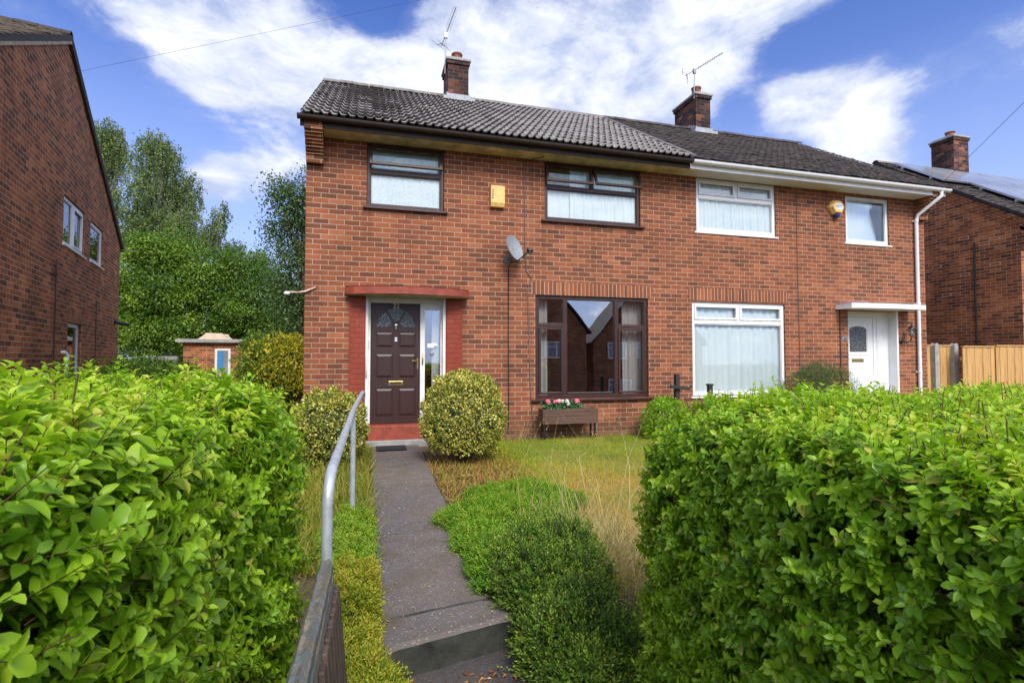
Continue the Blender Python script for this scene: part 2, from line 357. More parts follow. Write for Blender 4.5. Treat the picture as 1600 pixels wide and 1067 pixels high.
# ------------------------------------------------------------------ setting
def sheet(name, x0, x1, y0, y1, nx, ny, zf, mat, kind='structure', bump=0):
    xs = np.array(x0 if isinstance(x0, list) else np.linspace(x0, x1, nx)); ys = np.array(y0 if isinstance(y0, list) else np.linspace(y0, y1, ny))
    X, Y = np.meshgrid(xs, ys); Z = zf(X, Y)
    if bump: Z = Z+RNG.normal(size=Z.shape)*bump
    V = np.stack([X.ravel(), Y.ravel(), Z.ravel()], 1); nx = len(xs); ny = len(ys)
    i = np.arange(nx-1)[None,:]+np.arange(ny-1)[:,None]*nx; i = i.ravel()
    o = np_mesh(name, V, np.stack([i,i+1,i+1+nx,i+nx], 1), None, None, mat, None, True); o['kind'] = kind; return o
def ground_mat():
    m, t = nt('garden_soil'); tc = N(t, 'ShaderNodeTexCoord'); o = tc.outputs['Object']
    n = noise(t, o, 2.2, 6, .7); n2 = noise(t, o, 30, 5, .75)
    r = ramp(t, [(.3,(.09,.058,.034)),(.45,(.15,.10,.055)),(.6,(.13,.13,.05)),(.75,(.2,.16,.08))], n); c = mixc(t, r.outputs[0], mixc(t, (.4,.4,.4), (1.5,1.4,1.3), n2), .8, 'MULTIPLY')
    p = pbr(t, c, .95, n2, 1, .02); out(t, p.outputs[0]); return m
def path_mat(name, c1, c2, flecks=.85):
    m, t = nt(name); tc = N(t, 'ShaderNodeTexCoord'); o = tc.outputs['Object']
    n = noise(t, o, 1.5, 5, .65); n2 = noise(t, o, 60, 4, .8); v = N(t, 'ShaderNodeTexVoronoi'); v.inputs['Scale'].default_value = 95; t.links.new(o, v.inputs['Vector'])
    v2 = N(t, 'ShaderNodeTexVoronoi'); v2.inputs['Scale'].default_value = 38; t.links.new(o, v2.inputs['Vector'])
    r = ramp(t, [(.3, c1), (.7, c2)], n); c = mixc(t, r.outputs[0], mixc(t, (.45,.45,.45), (1.6,1.55,1.5), n2), .85, 'MULTIPLY')
    sep = N(t, 'ShaderNodeSeparateColor'); t.links.new(v.outputs['Color'], sep.inputs[0])
    f = mth(t, 'MULTIPLY', mth(t, 'GREATER_THAN', sep.outputs[0], .90), mth(t, 'LESS_THAN', v.outputs['Distance'], .42)); c = mixc(t, c, (.46,.42,.36), mth(t, 'MULTIPLY', f, flecks))
    ns = noise(t, o, 3.4, 6, .75); sepo = N(t, 'ShaderNodeSeparateXYZ'); t.links.new(o, sepo.inputs[0])
    c = mixc(t, c, (.055,.050,.030), mth(t, 'MULTIPLY', ramp(t, [(.50,(0,0,0)),(.68,(1,1,1))], ns).outputs[0], .55))
    c = mixc(t, c, (.17,.115,.07), mth(t, 'MULTIPLY', ramp(t, [(.38,(0,0,0)),(.60,(1,1,1))], noise(t, o, 1.7, 5, .7)).outputs[0], .40))
    ck = N(t, 'ShaderNodeTexVoronoi'); ck.feature = 'DISTANCE_TO_EDGE'; ck.inputs['Scale'].default_value = .33; wv = N(t, 'ShaderNodeTexNoise'); wv.inputs['Scale'].default_value = 5; wv.inputs['Detail'].default_value = 6; t.links.new(o, wv.inputs['Vector']); va = N(t, 'ShaderNodeVectorMath', operation='MULTIPLY_ADD'); t.links.new(wv.outputs['Color'], va.inputs[0]); va.inputs[1].default_value = (.35,.35,.35); t.links.new(o, va.inputs[2]); t.links.new(va.outputs[0], ck.inputs['Vector'])
    c = mixc(t, c, (.03,.028,.022), mth(t, 'MULTIPLY', mth(t, 'LESS_THAN', ck.outputs['Distance'], .0016), .6))
    sep2 = N(t, 'ShaderNodeSeparateColor'); t.links.new(v2.outputs['Color'], sep2.inputs[0])
    f2 = mth(t, 'MULTIPLY', mth(t, 'GREATER_THAN', sep2.outputs[1], .965), mth(t, 'LESS_THAN', v2.outputs['Distance'], .3)); c = mixc(t, c, (.30,.16,.08), mth(t, 'MULTIPLY', f2, flecks))
    p = pbr(t, c, .8, mth(t, 'ADD', n2, mth(t, 'MULTIPLY', v.outputs['Distance'], .5)), .9, .006, spec=.35); out(t, p.outputs[0]); return m
M['soil'] = ground_mat(); M['path'] = path_mat('path_tarmac', (.098,.091,.089), (.165,.152,.146)); M['pave'] = path_mat('pavement_tarmac', (.05,.048,.05), (.085,.08,.08), .25); M['road'] = path_mat('road_asphalt', (.045,.045,.047), (.06,.06,.062), .1)
xs = sorted(set(list(np.linspace(-300,-12,16))+list(np.linspace(-12,20,97))+list(np.linspace(20,300,16))))
ys = sorted(set([-300,-200,-120,-60,-30,-20,-14,-11,-8,-5.5,-3,-1.5,-.5,2.6,3.03,3.07]+list(np.linspace(3.2,8.4,28))+[8.8,10,12,16,20,25,30,40,60,120,200,300]))
sheet('ground', [float(a) for a in xs], 0, [float(a) for a in ys], 0, 0, 0, lambda X,Y: gz(X,Y)-.012+.008*np.sin(X*3.1+Y)*np.cos(Y*2.3)*(Y>3)*(Y<8.6), M['soil'])
sheet('pavement', -60, 60, -2.6, .28, 40, 6, lambda X,Y: gz(X,Y)+.004, M['pave'])
sheet('road', -60, 60, -9.5, -2.75, 40, 10, lambda X,Y: gz(X,Y)-.09, M['road'])
k = MB(); 
for i in range(60): k.box(-60+2*i+.004, -58+2*i-.004, -2.75, -2.6, -.75, -.46)
o = k.build('kerb', M['concrete'], bevel=.012); o['kind'] = 'structure'

# the front path: a sloping tarmac slab with a step at its street end
def pz(y): return float(np.interp(y, [2.9, 8.5], [-.188, -.052]))
def px0(y): return float(np.interp(y, [2.86,3.3,5,8.5], [.105,.075,.05,.08]))
def px1(y): return float(np.interp(y, [2.86,3.0,3.3,4.2,5.4,8.5], [.85,.79,.71,.71,.78,.82]))
pm = MB(); yl = [2.83,2.86,2.92,3.02,3.12,3.135,3.15,3.3]+list(np.linspace(3.6,8.5,22))
prev = None
for y in yl:
    z = pz(y)-(.018 if y == 2.83 else 0)-(.016 if y in (3.135,) else 0); sk = .17*max(0, 1-(y-2.83)/.9); pm.mi = 0
    row = [(px0(y)+(px1(y)-px0(y))*i/10+ (0 if 0 < i < 10 else random.uniform(-.012,.012)), y+sk*i/10, z+random.uniform(-.002,.002)-(0.01 if i in (0,10) else 0)) for i in range(11)]
    if prev:
        pm.mi = 1 if y in (3.135, 3.15) else 0
        for i in range(10): pm.face([prev[i],prev[i+1],row[i+1],row[i]], True)
        pm.mi = 0
        pm.face([(prev[0][0],prev[0][1],-.5), prev[0], row[0], (row[0][0],row[0][1],-.5)]); pm.face([prev[10],(prev[10][0],prev[10][1],-.5),(row[10][0],row[10][1],-.5),row[10]])
    else:
        pm.mi = 1
        for i in range(10): pm.face([(row[i][0],row[i][1]+.012,-.5),(row[i+1][0],row[i+1][1]+.012,-.5),row[i+1],row[i]])
        pm.mi = 0
    prev = row
M['riser'] = plain('mossy_black_riser', (.045,.045,.036), .85, .5, 7, .8, c2=(.014,.016,.012))
o = pm.build('path', [M['path'], M['riser']]); o['kind'] = 'structure'
lm = MB()
for i in range(12):
    for j in range(14):
        f = lambda a,b: (-.12+1.25*a/12, .28+2.74*b/14, float(gz(0,.28+2.74*b/14))+.006+.004*math.sin(a*2.1+b))
        lm.face([f(i,j),f(i+1,j),f(i+1,j+1),f(i,j+1)], True)
o = lm.build('gateway_slab', M['pave']); o['kind'] = 'structure'

# ------------------------------------------------------------------ house building blocks
def wall_front(mb, x0, x1, z0, z1, y, ops, depth=.1, deep=None):
    xs = sorted({x0,x1,*[o[0] for o in ops],*[o[1] for o in ops]}); zs = sorted({z0,z1,*[o[2] for o in ops],*[o[3] for o in ops]})
    for a, b in zip(xs, xs[1:]):
        for c, d in zip(zs, zs[1:]):
            mx, mz = (a+b)/2, (c+d)/2
            if any(o[0] < mx < o[1] and o[2] < mz < o[3] for o in ops): continue
            mb.face([(a,y,c),(b,y,c),(b,y,d),(a,y,d)])
    for o in ops:
        a,b,c,d = o[:4]; e = y+(o[4] if len(o) > 4 else depth)
        mb.face([(a,y,c),(a,e,c),(a,e,d),(a,y,d)]); mb.face([(b,y,c),(b,y,d),(b,e,d),(b,e,c)])
        mb.face([(a,y,c),(b,y,c),(b,e,c),(a,e,c)]); mb.face([(a,y,d),(a,e,d),(b,e,d),(b,y,d)])
def curtain(x0, x1, z0, z1, y, amp=.018, wl=.11, part=None, M4=None, seed=0):
    mb = MB(); n = max(6, int((x1-x0)/wl*8)); rr = random.Random(seed); ph = [rr.uniform(0,6) for _ in range(4)]
    def yy(x, zz): return y+amp*(math.sin(x*2*PI/wl+ph[0])+.6*math.sin(x*2*PI/(wl*2.3)+ph[1]))*(.5+.5*(1-zz))
    xs = [x0+(x1-x0)*i/n for i in range(n+1)]
    for a, b in zip(xs, xs[1:]):
        for k in range(3):
            u, v = k/3, (k+1)/3; za, zb = z1-(z1-z0)*u, z1-(z1-z0)*v
            mb.face([(a,yy(a,1-v),zb),(b,yy(b,1-v),zb),(b,yy(b,1-u),za),(a,yy(a,1-u),za)], True)
    if M4 is not None: mb.xf(M4)
    return mb
def window(par, x0, x1, z0, z1, y, mf, mg, lights, fw=.055, mull=(), trans=(), sill=None, nets=None, M4=None, label=None, fans=(), netmat='net', sillmat=None):
    """window > pane, sill, curtain, fanlight; y is the face of the frame. mull/trans are bars (x0,x1,z0,z1); lights the glass rectangles"""
    X = (lambda mb: mb.xf(M4)) if M4 is not None else (lambda mb: mb)
    f = MB(); f.ring(x0, x1, z0, z1, fw, y, y+.07)
    for b in list(mull)+list(trans): f.box(b[0], b[1], y+.002, y+.068, b[2], b[3])
    w = X(f).build('window', mf, par, bevel=.004)
    if label: w['label'] = label
    g = MB(); 
    for l in lights:
        g.box(l[0], l[1], y+.030, y+.036, l[2], l[3])
    X(g).build('pane', mg, w)
    s = MB()
    for l in lights:
        if len(l) > 4 and l[4]: s.ring(l[0]+.001, l[1]-.001, l[2]+.001, l[3]-.001, .038, y-.014, y+.029)   # opening sash, proud of the frame
        else: s.ring(l[0]+.001, l[1]-.001, l[2]+.001, l[3]-.001, .012, y+.012, y+.029)
    X(s).build('sash', mf, w, bevel=.003)
    if sill:
        q = MB(); q.prism([(y-sill[0], z0-.045), (y-sill[0], z0-.018), (y+.0, z0-.003), (y+.0, z0-.045)], x0-sill[1], x1+sill[1], 'x'); X(q).build('sill', sillmat or mf, w, bevel=.003)
    for i, n in enumerate(nets or []): curtain(n[0], n[1], n[2], n[3], y+n[4], n[5] if len(n) > 5 else .012, n[6] if len(n) > 6 else .09, M4=M4, seed=i+int(x0*10)).build('curtain', M[n[7]] if len(n) > 7 else M[netmat], w)
    for fx0, fx1, fz0, fz1, ang in fans:       # top hung fanlight pushed open at the bottom
        q = MB(); q.ring(0, fx1-fx0, -(fz1-fz0), 0, .045, -.02, .02); p = MB(); p.box(.045, fx1-fx0-.045, -.003, .003, -(fz1-fz0)+.045, -.045)
        T = Matrix.Translation((fx0, y-.012, fz1)) @ Matrix.Rotation(-R(ang), 4, 'X')
        q.mi = 0; a = X(q.xf(T)).build('fanlight', mf, w, bevel=.003); p.xf(T)
        n0 = len(a.data.vertices)
        gl = X(p); # the fanlight's glass is laid into its own mesh
        me = a.data; bm = bmesh.new(); bm.from_mesh(me); me.materials.append(mg); org = ORG[a.name]
        vs = [bm.verts.new(Vector(v)-org) for v in gl.v]; bm.verts.ensure_lookup_table()
        for fc in gl.f:
            nf = bm.faces.new([vs[i] for i in fc]); nf.material_index = 1
        bm.to_mesh(me); bm.free()
    return w
def text_mesh(name, s, size, loc, rot, mat, parent, ext=.004):
    c = bpy.data.curves.new(name, 'FONT'); c.body = s; c.size = size; c.extrude = ext; c.align_x = 'CENTER'; c.align_y = 'CENTER'
    t = bpy.data.objects.new(name+'_tmp', c); COL.objects.link(t); bpy.context.view_layer.update()
    me = bpy.data.meshes.new_from_object(t.evaluated_get(bpy.context.evaluated_depsgraph_get())); bpy.data.objects.remove(t)
    me.transform(Matrix.Translation(Vector(loc)-ORG.get(parent.name, Vector())) @ rot); me.materials.clear(); me.materials.append(mat)
    o = bpy.data.objects.new(name, me); COL.objects.link(o); o.parent = parent; ORG[o.name] = ORG.get(parent.name, Vector()); return o
FACE = Matrix.Rotation(R(90), 4, 'X')      # text upright, facing the street

def chimney(par, x0, x1, y0, y1, z0, z1, pots):
    c = MB(); c.box(x0, x1, y0, y1, z0, z1-.16); c.box(x0-.03, x1+.03, y0-.03, y1+.03, z1-.16, z1-.08)
    ch = c.build('chimney', M['brick_chim'], par)
    q = MB(); q.box(x0-.055, x1+.055, y0-.055, y1+.055, z1-.08, z1-.02); q.box(x0+.02, x1-.02, y0+.02, y1-.02, z1-.02, z1+.03); q.build('chimney_cap', M['concrete'], ch, bevel=.01)
    for px, py, r, h in pots:
        q = MB(); q.lathe([(r*.95,0),(r,.03),(r*.92,.07),(r*.88,h*.8),(r*1.02,h*.86),(r*1.02,h),(r*.8,h),(r*.78,h*.4)], (px,py,z1), 18); q.build('chimney_pot', M['terracotta'], ch)
    return ch
def ridge_z(y, ye, ze, yr, zr): return ze+(zr-ze)*(y-ye)/(yr-ye)

def pantiles(par, x0, x1, ye, ze, yr, zr, rows, wl, mat, name='roof'):
    """overlapping rolled tiles as real relief: every course is one wavy strip with a thick lower edge"""
    V = []; Q = []; T = []; n = 0
    L = math.hypot(yr-ye, zr-ze); dy, dz = (yr-ye)/L, (zr-ze)/L; ny, nz = -dz, dy
    step = wl/10; nx = int((x1-x0)/step)
    xs = np.linspace(x0, x1, nx); u = ((xs-x0)/wl) % 1
    prof = np.where(u < .42, np.sin(u/.42*PI)*.036, -.004*np.sin((u-.42)/.58*PI)); tid = np.floor((xs-x0)/(wl*2)).astype(int)
    for r in range(rows):
        a = L*r/rows; b = L*(r+1)/rows+.02; tn = RNG.random(tid.max()+1); lift = RNG.normal(size=tid.max()+1)*.004; sl = RNG.normal(size=tid.max()+1)*.005
        h0 = .036+prof+lift[tid]; h1 = -.004+prof
        for s, h in ((a+sl[tid]+.030, h0-.032), (a+sl[tid], h0), (np.full(nx,b), h1)):
            V.append(np.stack([xs, ye+dy*s+ny*h, ze+dz*s+nz*h], 1)); T.append(tn[tid])
        i = np.arange(nx-1)
        for k in range(2): p = n+k*nx; Q.append(np.stack([p+i,p+i+1,p+i+1+nx,p+i+nx], 1))
        n += 3*nx
    o = np_mesh(name, np.concatenate(V), np.concatenate(Q), None, np.concatenate(T), mat, par, False, ORG[par.name]); ORG[o.name] = ORG[par.name]; return o
def plaintiles(par, x0, x1, ye, ze, yr, zr, gauge, tw, mat, name='roof', M4=None):
    L = math.hypot(yr-ye, zr-ze); dy, dz = (yr-ye)/L, (zr-ze)/L; ny, nz = -dz, dy; V = []; T = []
    rows = int(L/gauge); cols = int((x1-x0)/tw)
    for r in range(rows):
        for c in range(cols+1):
            xa = x0+c*tw-(tw/2 if r % 2 else 0)+random.uniform(-.003,.003); xb = xa+tw-random.uniform(.002,.008); xa = max(xa, x0); xb = min(xb, x1)
            if xb-xa < .02: continue
            s0 = r*gauge+random.gauss(0,.006); s1 = (r+1)*gauge+.03; h = .030+abs(random.gauss(0,.007)); ta = random.gauss(0,.006); tt = random.random()
            pts = []
            for x, s, hh in ((xa,s0,h+ta),(xb,s0,h-ta),(xb,s1,.012),(xa,s1,.012),(xa,s0,h+ta-.016),(xb,s0,h-ta-.016)):
                pts.append((x, ye+dy*s+ny*hh, ze+dz*s+nz*hh))
            V.append(pts); T += [tt]*6
    V = np.array(V); n = len(V); b = np.arange(n)[:,None]*6; V = V.reshape(-1,3)
    if M4 is not None: V = V @ np.array(M4.to_3x3()).T + np.array(M4.translation)
    Q = np.concatenate([b+np.array(q) for q in ((0,1,2,3),(4,5,1,0))]); T3 = np.concatenate([b+np.array(q) for q in ((4,0,3),(1,5,2))])
    o = np_mesh(name, V, Q, T3, T, mat, par, False, ORG[par.name]); ORG[o.name] = ORG[par.name]; return o
def ridge_tiles(par, x0, x1, y, z, mat, r=.11, seg=.33, M4=None):
    mb = MB(); x = x0
    while x < x1-.05:
        e = min(x+seg-.008, x1); dz = random.uniform(-.006,.006)
        pr = [(y+math.cos(a)*r, z-.045+dz+math.sin(a)*r*.85) for a in np.linspace(0, PI, 9)]; pi = [(y+math.cos(a)*(r-.018), z-.045+dz+math.sin(a)*(r-.018)*.85) for a in np.linspace(PI, 0, 9)]
        poly = pr+pi; mb.prism(poly, x, e, 'x'); x += seg
    if M4 is not None: mb.xf(M4)
    return mb.build('ridge_tiles', mat, par)
# ------------------------------------------------------------------ the two semis
YF = 8.8; PX = 5.99; XL = -.945; XR = 12.04; YB = 15.8; YR = 12.3; ZR = 7.53; YE = 8.40; ZE = 5.02; SOF = 4.855
def semi(label, loc, xa, xb, ops):
    h = thing('brick_house', label, 'house', loc)
    w = MB(); wall_front(w, xa, xb, -.3, SOF+.1, YF, ops)
    w.face([(xb,YB,-.3),(xa,YB,-.3),(xa,YB,SOF+.1),(xb,YB,SOF+.1)])
    for x in (xa, xb):
        w.face([(x,YF,-.3),(x,YF,SOF+.1),(x,YR,ZR-.06),(x,YB,SOF+.1),(x,YB,-.3)])
    wl = w.build('wall', M['brick'], h)
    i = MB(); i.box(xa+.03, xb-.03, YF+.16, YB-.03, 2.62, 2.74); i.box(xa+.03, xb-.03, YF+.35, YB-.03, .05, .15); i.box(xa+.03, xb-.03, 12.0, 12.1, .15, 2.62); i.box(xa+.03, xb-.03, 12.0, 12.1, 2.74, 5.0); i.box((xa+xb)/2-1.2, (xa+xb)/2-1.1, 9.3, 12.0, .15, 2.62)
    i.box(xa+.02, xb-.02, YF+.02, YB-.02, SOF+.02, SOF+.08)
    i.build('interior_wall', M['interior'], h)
    return h, wl
DX0, DX1 = -.02, 1.285
WZ1 = 2.445; WZ0 = .60
ops22 = [(-.02,1.245,3.79,SOF-.005,.075),(3.045,4.95,3.79,SOF-.005,.075),(2.87,5.095,WZ0,WZ1,.10),(DX0,DX1,0.0,2.34,.17)]
H22, W22 = semi('red brick semi-detached house with brown windows, brown front door and red painted porch', (2.5,YF,0), XL, PX, ops22)
ops20 = [(6.165,8.03,3.79,SOF-.005,.075),(9.83,11.02,3.79,4.80,.075),(6.045,8.215,WZ0,2.42,.10),(9.83,11.22,0.0,2.34,.24)]
H20, W20 = semi('red brick semi-detached house with white windows, white front door and dark old roof', (9.0,YF,0), PX, XR, ops20)
# soldier courses over the ground-floor windows, brick sill courses
for h, a, b, z in ((H22, 2.80, 5.17, WZ1), (H20, 5.97, 8.29, WZ1)):
    q = MB(); q.rot = True; q.box(a, b, YF-.004, YF+.09, z+.001, z+.235); q.build('window_lintel', M['brick_sold'], h)
# stepped brick corbels carrying the eaves at both gable ends
for h, a, b in ((H22, XL, -.68), (H20, XR-.265, XR)):
    q = MB(); z = 4.46; n = 6
    for i in range(11):
        zz = 4.40+i*.0415; d = .40*((i+1)/11)**1.15
        q.box(a+(.003 if i % 2 else 0), b-(.003 if i % 2 else 0), YF-d, YF-.001, zz, zz+.034)
    q.box(a, b, YF-.40, YF-.002, 4.858, 4.99)
    q.box(a+.006, b-.006, YF-.1, YF-.003, 4.40, 4.858)
    q.build('eaves_corbel', M['brick_dark'], h)
# soffit, fascia, gutter
q = MB(); q.box(-.678, PX-.22, YE+.03, YF-.001, SOF, SOF+.03); q.box(PX-.225, PX-.205, YE+.02, YF-.002, SOF-.006, SOF+.0); q.build('soffit', M['cream'], H22)
q = MB(); q.box(PX-.21, XR-.27, YE+.03, YF-.001, SOF, SOF+.03)
for x in np.arange(PX+.9, XR-.4, 1.25): q.box(x, x+.006, YE+.035, YF-.01, SOF-.002, SOF)
q.build('soffit', M['soffit_w'], H20)
def gutter(h, x0, x1, mat, brk):
    g = MB(); r = .058; c = (YE-.055, 4.975)
    ang = np.linspace(PI, 2*PI, 11)
    o = [(c[0]+r*math.cos(a), c[1]+r*math.sin(a)) for a in ang]; i = [(c[0]+(r-.006)*math.cos(a), c[1]+(r-.006)*math.sin(a)) for a in ang[::-1]]
    g.prism([(c[0]-r-.004, c[1]+.006), *o[:], (c[0]+r, c[1]+.006), *i], x0, x1, 'x')
    for e in (x0, x1): g.prism([(c[0]+r*math.cos(a), c[1]+r*math.sin(a)) for a in ang], e-.004, e+.002, 'x')
    x = x0+.35
    while x < x1:      # joints and brackets
        g.prism([(c[0]+(r+.006)*math.cos(a), c[1]+(r+.006)*math.sin(a)) for a in ang], x, x+.05, 'x'); x += brk
    return g.build('gutter', mat, h)
gutter(H22, -1.03, PX-.22, M['gutter'], 1.1); gutter(H20, PX-.20, 12.19, M['white'], .9)
q = MB(); q.box(-1.0, PX-.22, YE+.003, YE+.028, SOF-.01, 5.045); q.build('fascia', M['gutter'], H22)
q = MB(); q.box(PX-.218, 12.15, YE+.003, YE+.028, SOF-.01, 5.045); q.build('fascia', M['white'], H20)
# roofs
def roof_under(h, xa, xb, name, m):
    q = MB(); t = .05
    q.prism([(YE-.03,ZE-.02),(YR,ZR-.03),(2*YR-YE+.03,ZE-.02),(2*YR-YE+.03,ZE-.07),(YR,ZR-.10),(YE-.03,ZE-.05)], xa, xb, 'x'); return q.build(name, m, h)
roof_under(H22, XL-.03, PX-.155, 'roof_deck', M['plaintile']); roof_under(H20, PX-.15, 12.13, 'roof_deck', M['plaintile'])
rf22 = pantiles(H22, -.99, PX-.15, YE-.05, ZE, YR, ZR, 14, .131, M['pantile'])
rf20 = plaintiles(H20, PX-.15, 12.16, YE-.05, ZE, YR, ZR, .105, .165, M['plaintile'])
M['ridge'] = plain('ridge_tile', (.20,.18,.165), .7, .3, 8, .4); M['ridge_d'] = plain('dark_ridge_tile', (.075,.058,.055), .75, .4, 8, .4)
ridge_tiles(rf22, -.98, PX-.15, YR, ZR+.03, M['ridge']); ridge_tiles(rf20, PX-.15, 12.1, YR, ZR+.035, M['ridge_d'])
q = MB(); q.tube([(PX-.15, YE-.05, ZE+.045), (PX-.15, YR, ZR+.045)], .03, 6); q.build('mortar_seam', M['ridge'], rf22)
# verge of the left gable: white-grey bedding under the last tiles
q = MB(); q.prism([(YE-.05,ZE-.012),(YR,ZR-.02),(YR,ZR-.06),(YE-.05,ZE-.05)], -.992, -.955, 'x'); q.build('verge', M['ridge'], H22)
ch1 = chimney(H22, 1.78, 2.26, 11.98, 12.75, 6.6, 8.36, [(2.02,12.2,.13,.20)])
ch2 = chimney(H20, 8.42, 8.86, 11.98, 12.98, 6.6, 8.44, [(8.60,12.22,.13,.24)])
for ch, x0, x1, y1 in ((ch1, 1.78, 2.26, 12.75), (ch2, 8.42, 8.86, 12.98)):
    q = MB(); q.box(x0-.04, x1+.04, 11.93, 11.977, 7.33, 7.47)
    q.prism([(x0-.12,7.30),(x1+.12,7.30),(x1+.12,7.36),(x0-.12,7.36)], 11.84, 11.975, 'y')
    for i in range(4): q.box(x0-.015, x0-.003, 11.95+i*.1, 12.05+i*.1, 7.40, 7.52+.045*i); q.box(x1+.003, x1+.015, 11.95+i*.1, 12.05+i*.1, 7.40, 7.52+.045*i)
    q.build('flashing', M['lead'], ch, bevel=.008)

# windows of number 22 (brown)
FY = YF+.03
window(H22, -.015, 1.24, 3.80, SOF-.008, FY, M['brown'], M['glass_n'], [(.04,1.185,3.85,4.355),(.04,1.185,4.43,4.79)], .055, trans=[(.04,1.185,4.36,4.425)], sill=(.09,.06),
       nets=[(.03,1.2,3.84,4.40,.055,.006,.10,'lace'),(.03,1.2,4.40,4.80,.10,.006,.12,'lace')], fans=[(.02,1.205,4.455,4.80,17)], label='upper window over the porch, its brown fanlight pushed open over lace')
window(H22, 3.05, 4.945, 3.80, SOF-.008, FY, M['brown'], M['glass_n'], [(3.105,4.89,3.85,4.365),(3.105,3.95,4.43,4.79),(4.005,4.89,4.43,4.79)], .055, mull=[(3.953,4.002,4.425,4.80)], trans=[(3.105,4.89,4.37,4.425)], sill=(.09,.07),
       nets=[(3.09,3.60,3.84,4.42,.075,.008,.12),(3.56,4.90,3.84,4.80,.055,.010,.09)], fans=[(3.06,3.965,4.45,4.80,19),(3.99,4.93,4.45,4.80,22)], label='upper brown window with both fanlights pushed open over pale net curtains')
cm = 3.44; cn = 4.455
window(H22, 2.875, 5.09, WZ0+.003, WZ1-.003, YF+.035, M['brown'], M['glass'], [(2.94,3.405,.68,1.87,1),(2.94,3.405,1.945,2.385),(3.475,4.42,.68,2.385),(4.49,5.025,.68,1.87,1),(4.49,5.025,1.945,2.385)], .065,
       mull=[(3.408,3.472,.665,2.38),(4.423,4.487,.665,2.38)], trans=[(2.94,3.408,1.875,1.94),(4.487,5.025,1.875,1.94)], sill=(.10,.10),
       nets=[(2.93,3.17,.66,2.42,.20,.02,.07,'curt'),(4.66,5.06,.66,2.42,.20,.025,.08,'curt')], label='large brown ground-floor window with a curtain at each side')
# little lace edge along the foot of the big window
q = MB()
for i in range(22): q.sphere((3.5+i*.042, YF+.10, .70), .012, 4)
q.build('sill_beads', M['white_old'], H22)
# windows of number 20 (white)
window(H20, 6.17, 8.025, 3.80, SOF-.008, FY, M['white'], M['glass_n'], [(6.235,7.96,3.865,4.45),(6.235,7.065,4.53,4.79,1),(7.135,7.96,4.53,4.79,1)], .06, mull=[(7.068,7.132,4.525,4.795)], trans=[(6.235,7.96,4.455,4.525)], sill=(.05,.05), nets=[(6.2,8.0,3.85,4.80,.06,.012,.09)], label='white upper window with two top lights over a wide pane')
window(H20, 9.835, 11.015, 3.80, 4.795, FY, M['white'], M['glass_n'], [(9.90,10.95,3.865,4.73)], .06, sill=(.05,.06), nets=[(9.88,10.98,3.83,4.74,.05,.002,.12)], label='small white upper window of one pane beside the alarm box')
window(H20, 6.05, 8.21, WZ0+.003, 2.417, YF+.035, M['white'], M['glass_n'], [(6.115,8.145,.67,1.99),(6.115,7.095,2.08,2.355,1),(7.155,8.145,2.08,2.355,1)], .06, mull=[(7.098,7.152,2.065,2.357)], trans=[(6.115,8.145,1.995,2.065)], sill=(.06,.05), nets=[(6.08,8.18,.66,2.37,.075,.018,.15)], label='large white ground-floor window with pale blue-white net curtains')

# ------------------------------------------------------------------ porch and door of number 22
for a, b in ((-.27,-.022),(1.287,1.56)):
    q = MB(); q.box(a, b, YF-.028, YF+.17, -.2, 2.325); q.build('pilaster', M['brick_paint'], H22, bevel=.004)
# canopy: bowed slab, red edge, cream underside
def bow(y0, y1, x0, x1, n=16): return [(x0+(x1-x0)*i/n, y0-(y0-y1)*math.sin(PI*i/n)**.6) for i in range(n+1)]
q = MB(); pts = bow(YF-.14, YF-.43, -.325, 1.645); poly = pts+[(1.645,YF-.001),(-.325,YF-.001)]
q.prism(poly, 2.335, 2.455); can = q.build('canopy', M['red'], H22, bevel=.008)
q = MB(); q.prism([(x*.985+.01, y+.02) for x, y in pts]+[(1.62,YF-.03),(-.30,YF-.03)], 2.327, 2.334); q.build('canopy_underside', M['cream'], can)
DY = YF+.10
q = MB(); q.box(DX0+.003, .062, DY, DY+.07, .25, 2.31); q.box(.868, .948, DY, DY+.07, .25, 2.31); q.box(1.205, DX1-.003, DY, DY+.07, .25, 2.31)
q.box(.062, .868, DY, DY+.07, 2.235, 2.31); q.box(.948, 1.205, DY, DY+.07, 2.14, 2.31); q.box(.948, 1.205, DY, DY+.07, .25, .62)
q.box(DX0+.003, DX1-.003, DY-.03, DY+.06, 2.312, 2.34)
q.box(DX0+.002, DX0+.045, YF+.0, DY-.001, .25, 2.33); q.box(DX1-.05, DX1-.002, YF+.0, DY-.001, .25, 2.33)
fr = q.build('door_frame', M['white_old'], H22, bevel=.004)
q = MB(); q.box(.951, 1.202, DY+.035, DY+.041, .62, 2.138); q.build('sidelight_pane', M['glass'], fr)
curtain(1.07, 1.19, .62, 2.1, DY+.09, .01, .05, seed=5).build('sidelight_curtain', M['net'], fr)
q = MB(); q.box(.99, 1.10, DY+.030, DY+.034, 1.50, 1.57); q.box(1.06, 1.16, DY+.029, DY+.033, 1.53, 1.58); q.build('sticker', M['white'], fr)
q = MB(); q.lathe([(0,0),(.036,0),(.036,.004),(0,.004)], (1.07, DY+.03, 1.40), 16, (0,-1,0)); q.build('sticker', M['dish'], fr)
q = MB(); q.box(-.012, .028, DY-.022, DY-.001, 1.47, 1.60); q.build('doorbell', M['black'], fr, bevel=.005)
q = MB(); q.tube([(.0,YF-.01,1.36),(.0,YF-.06,1.33),(.0,YF-.06,1.05),(.0,YF-.01,1.02)], .009, 8); q.build('grab_handle', M['white_old'], fr)
q = MB(); q.tube([(.908,DY-.005,1.39),(.908,DY-.04,1.37),(.908,DY-.04,1.24),(.908,DY-.005,1.22)], .009, 8); q.build('pull_handle', M['brass'], fr)
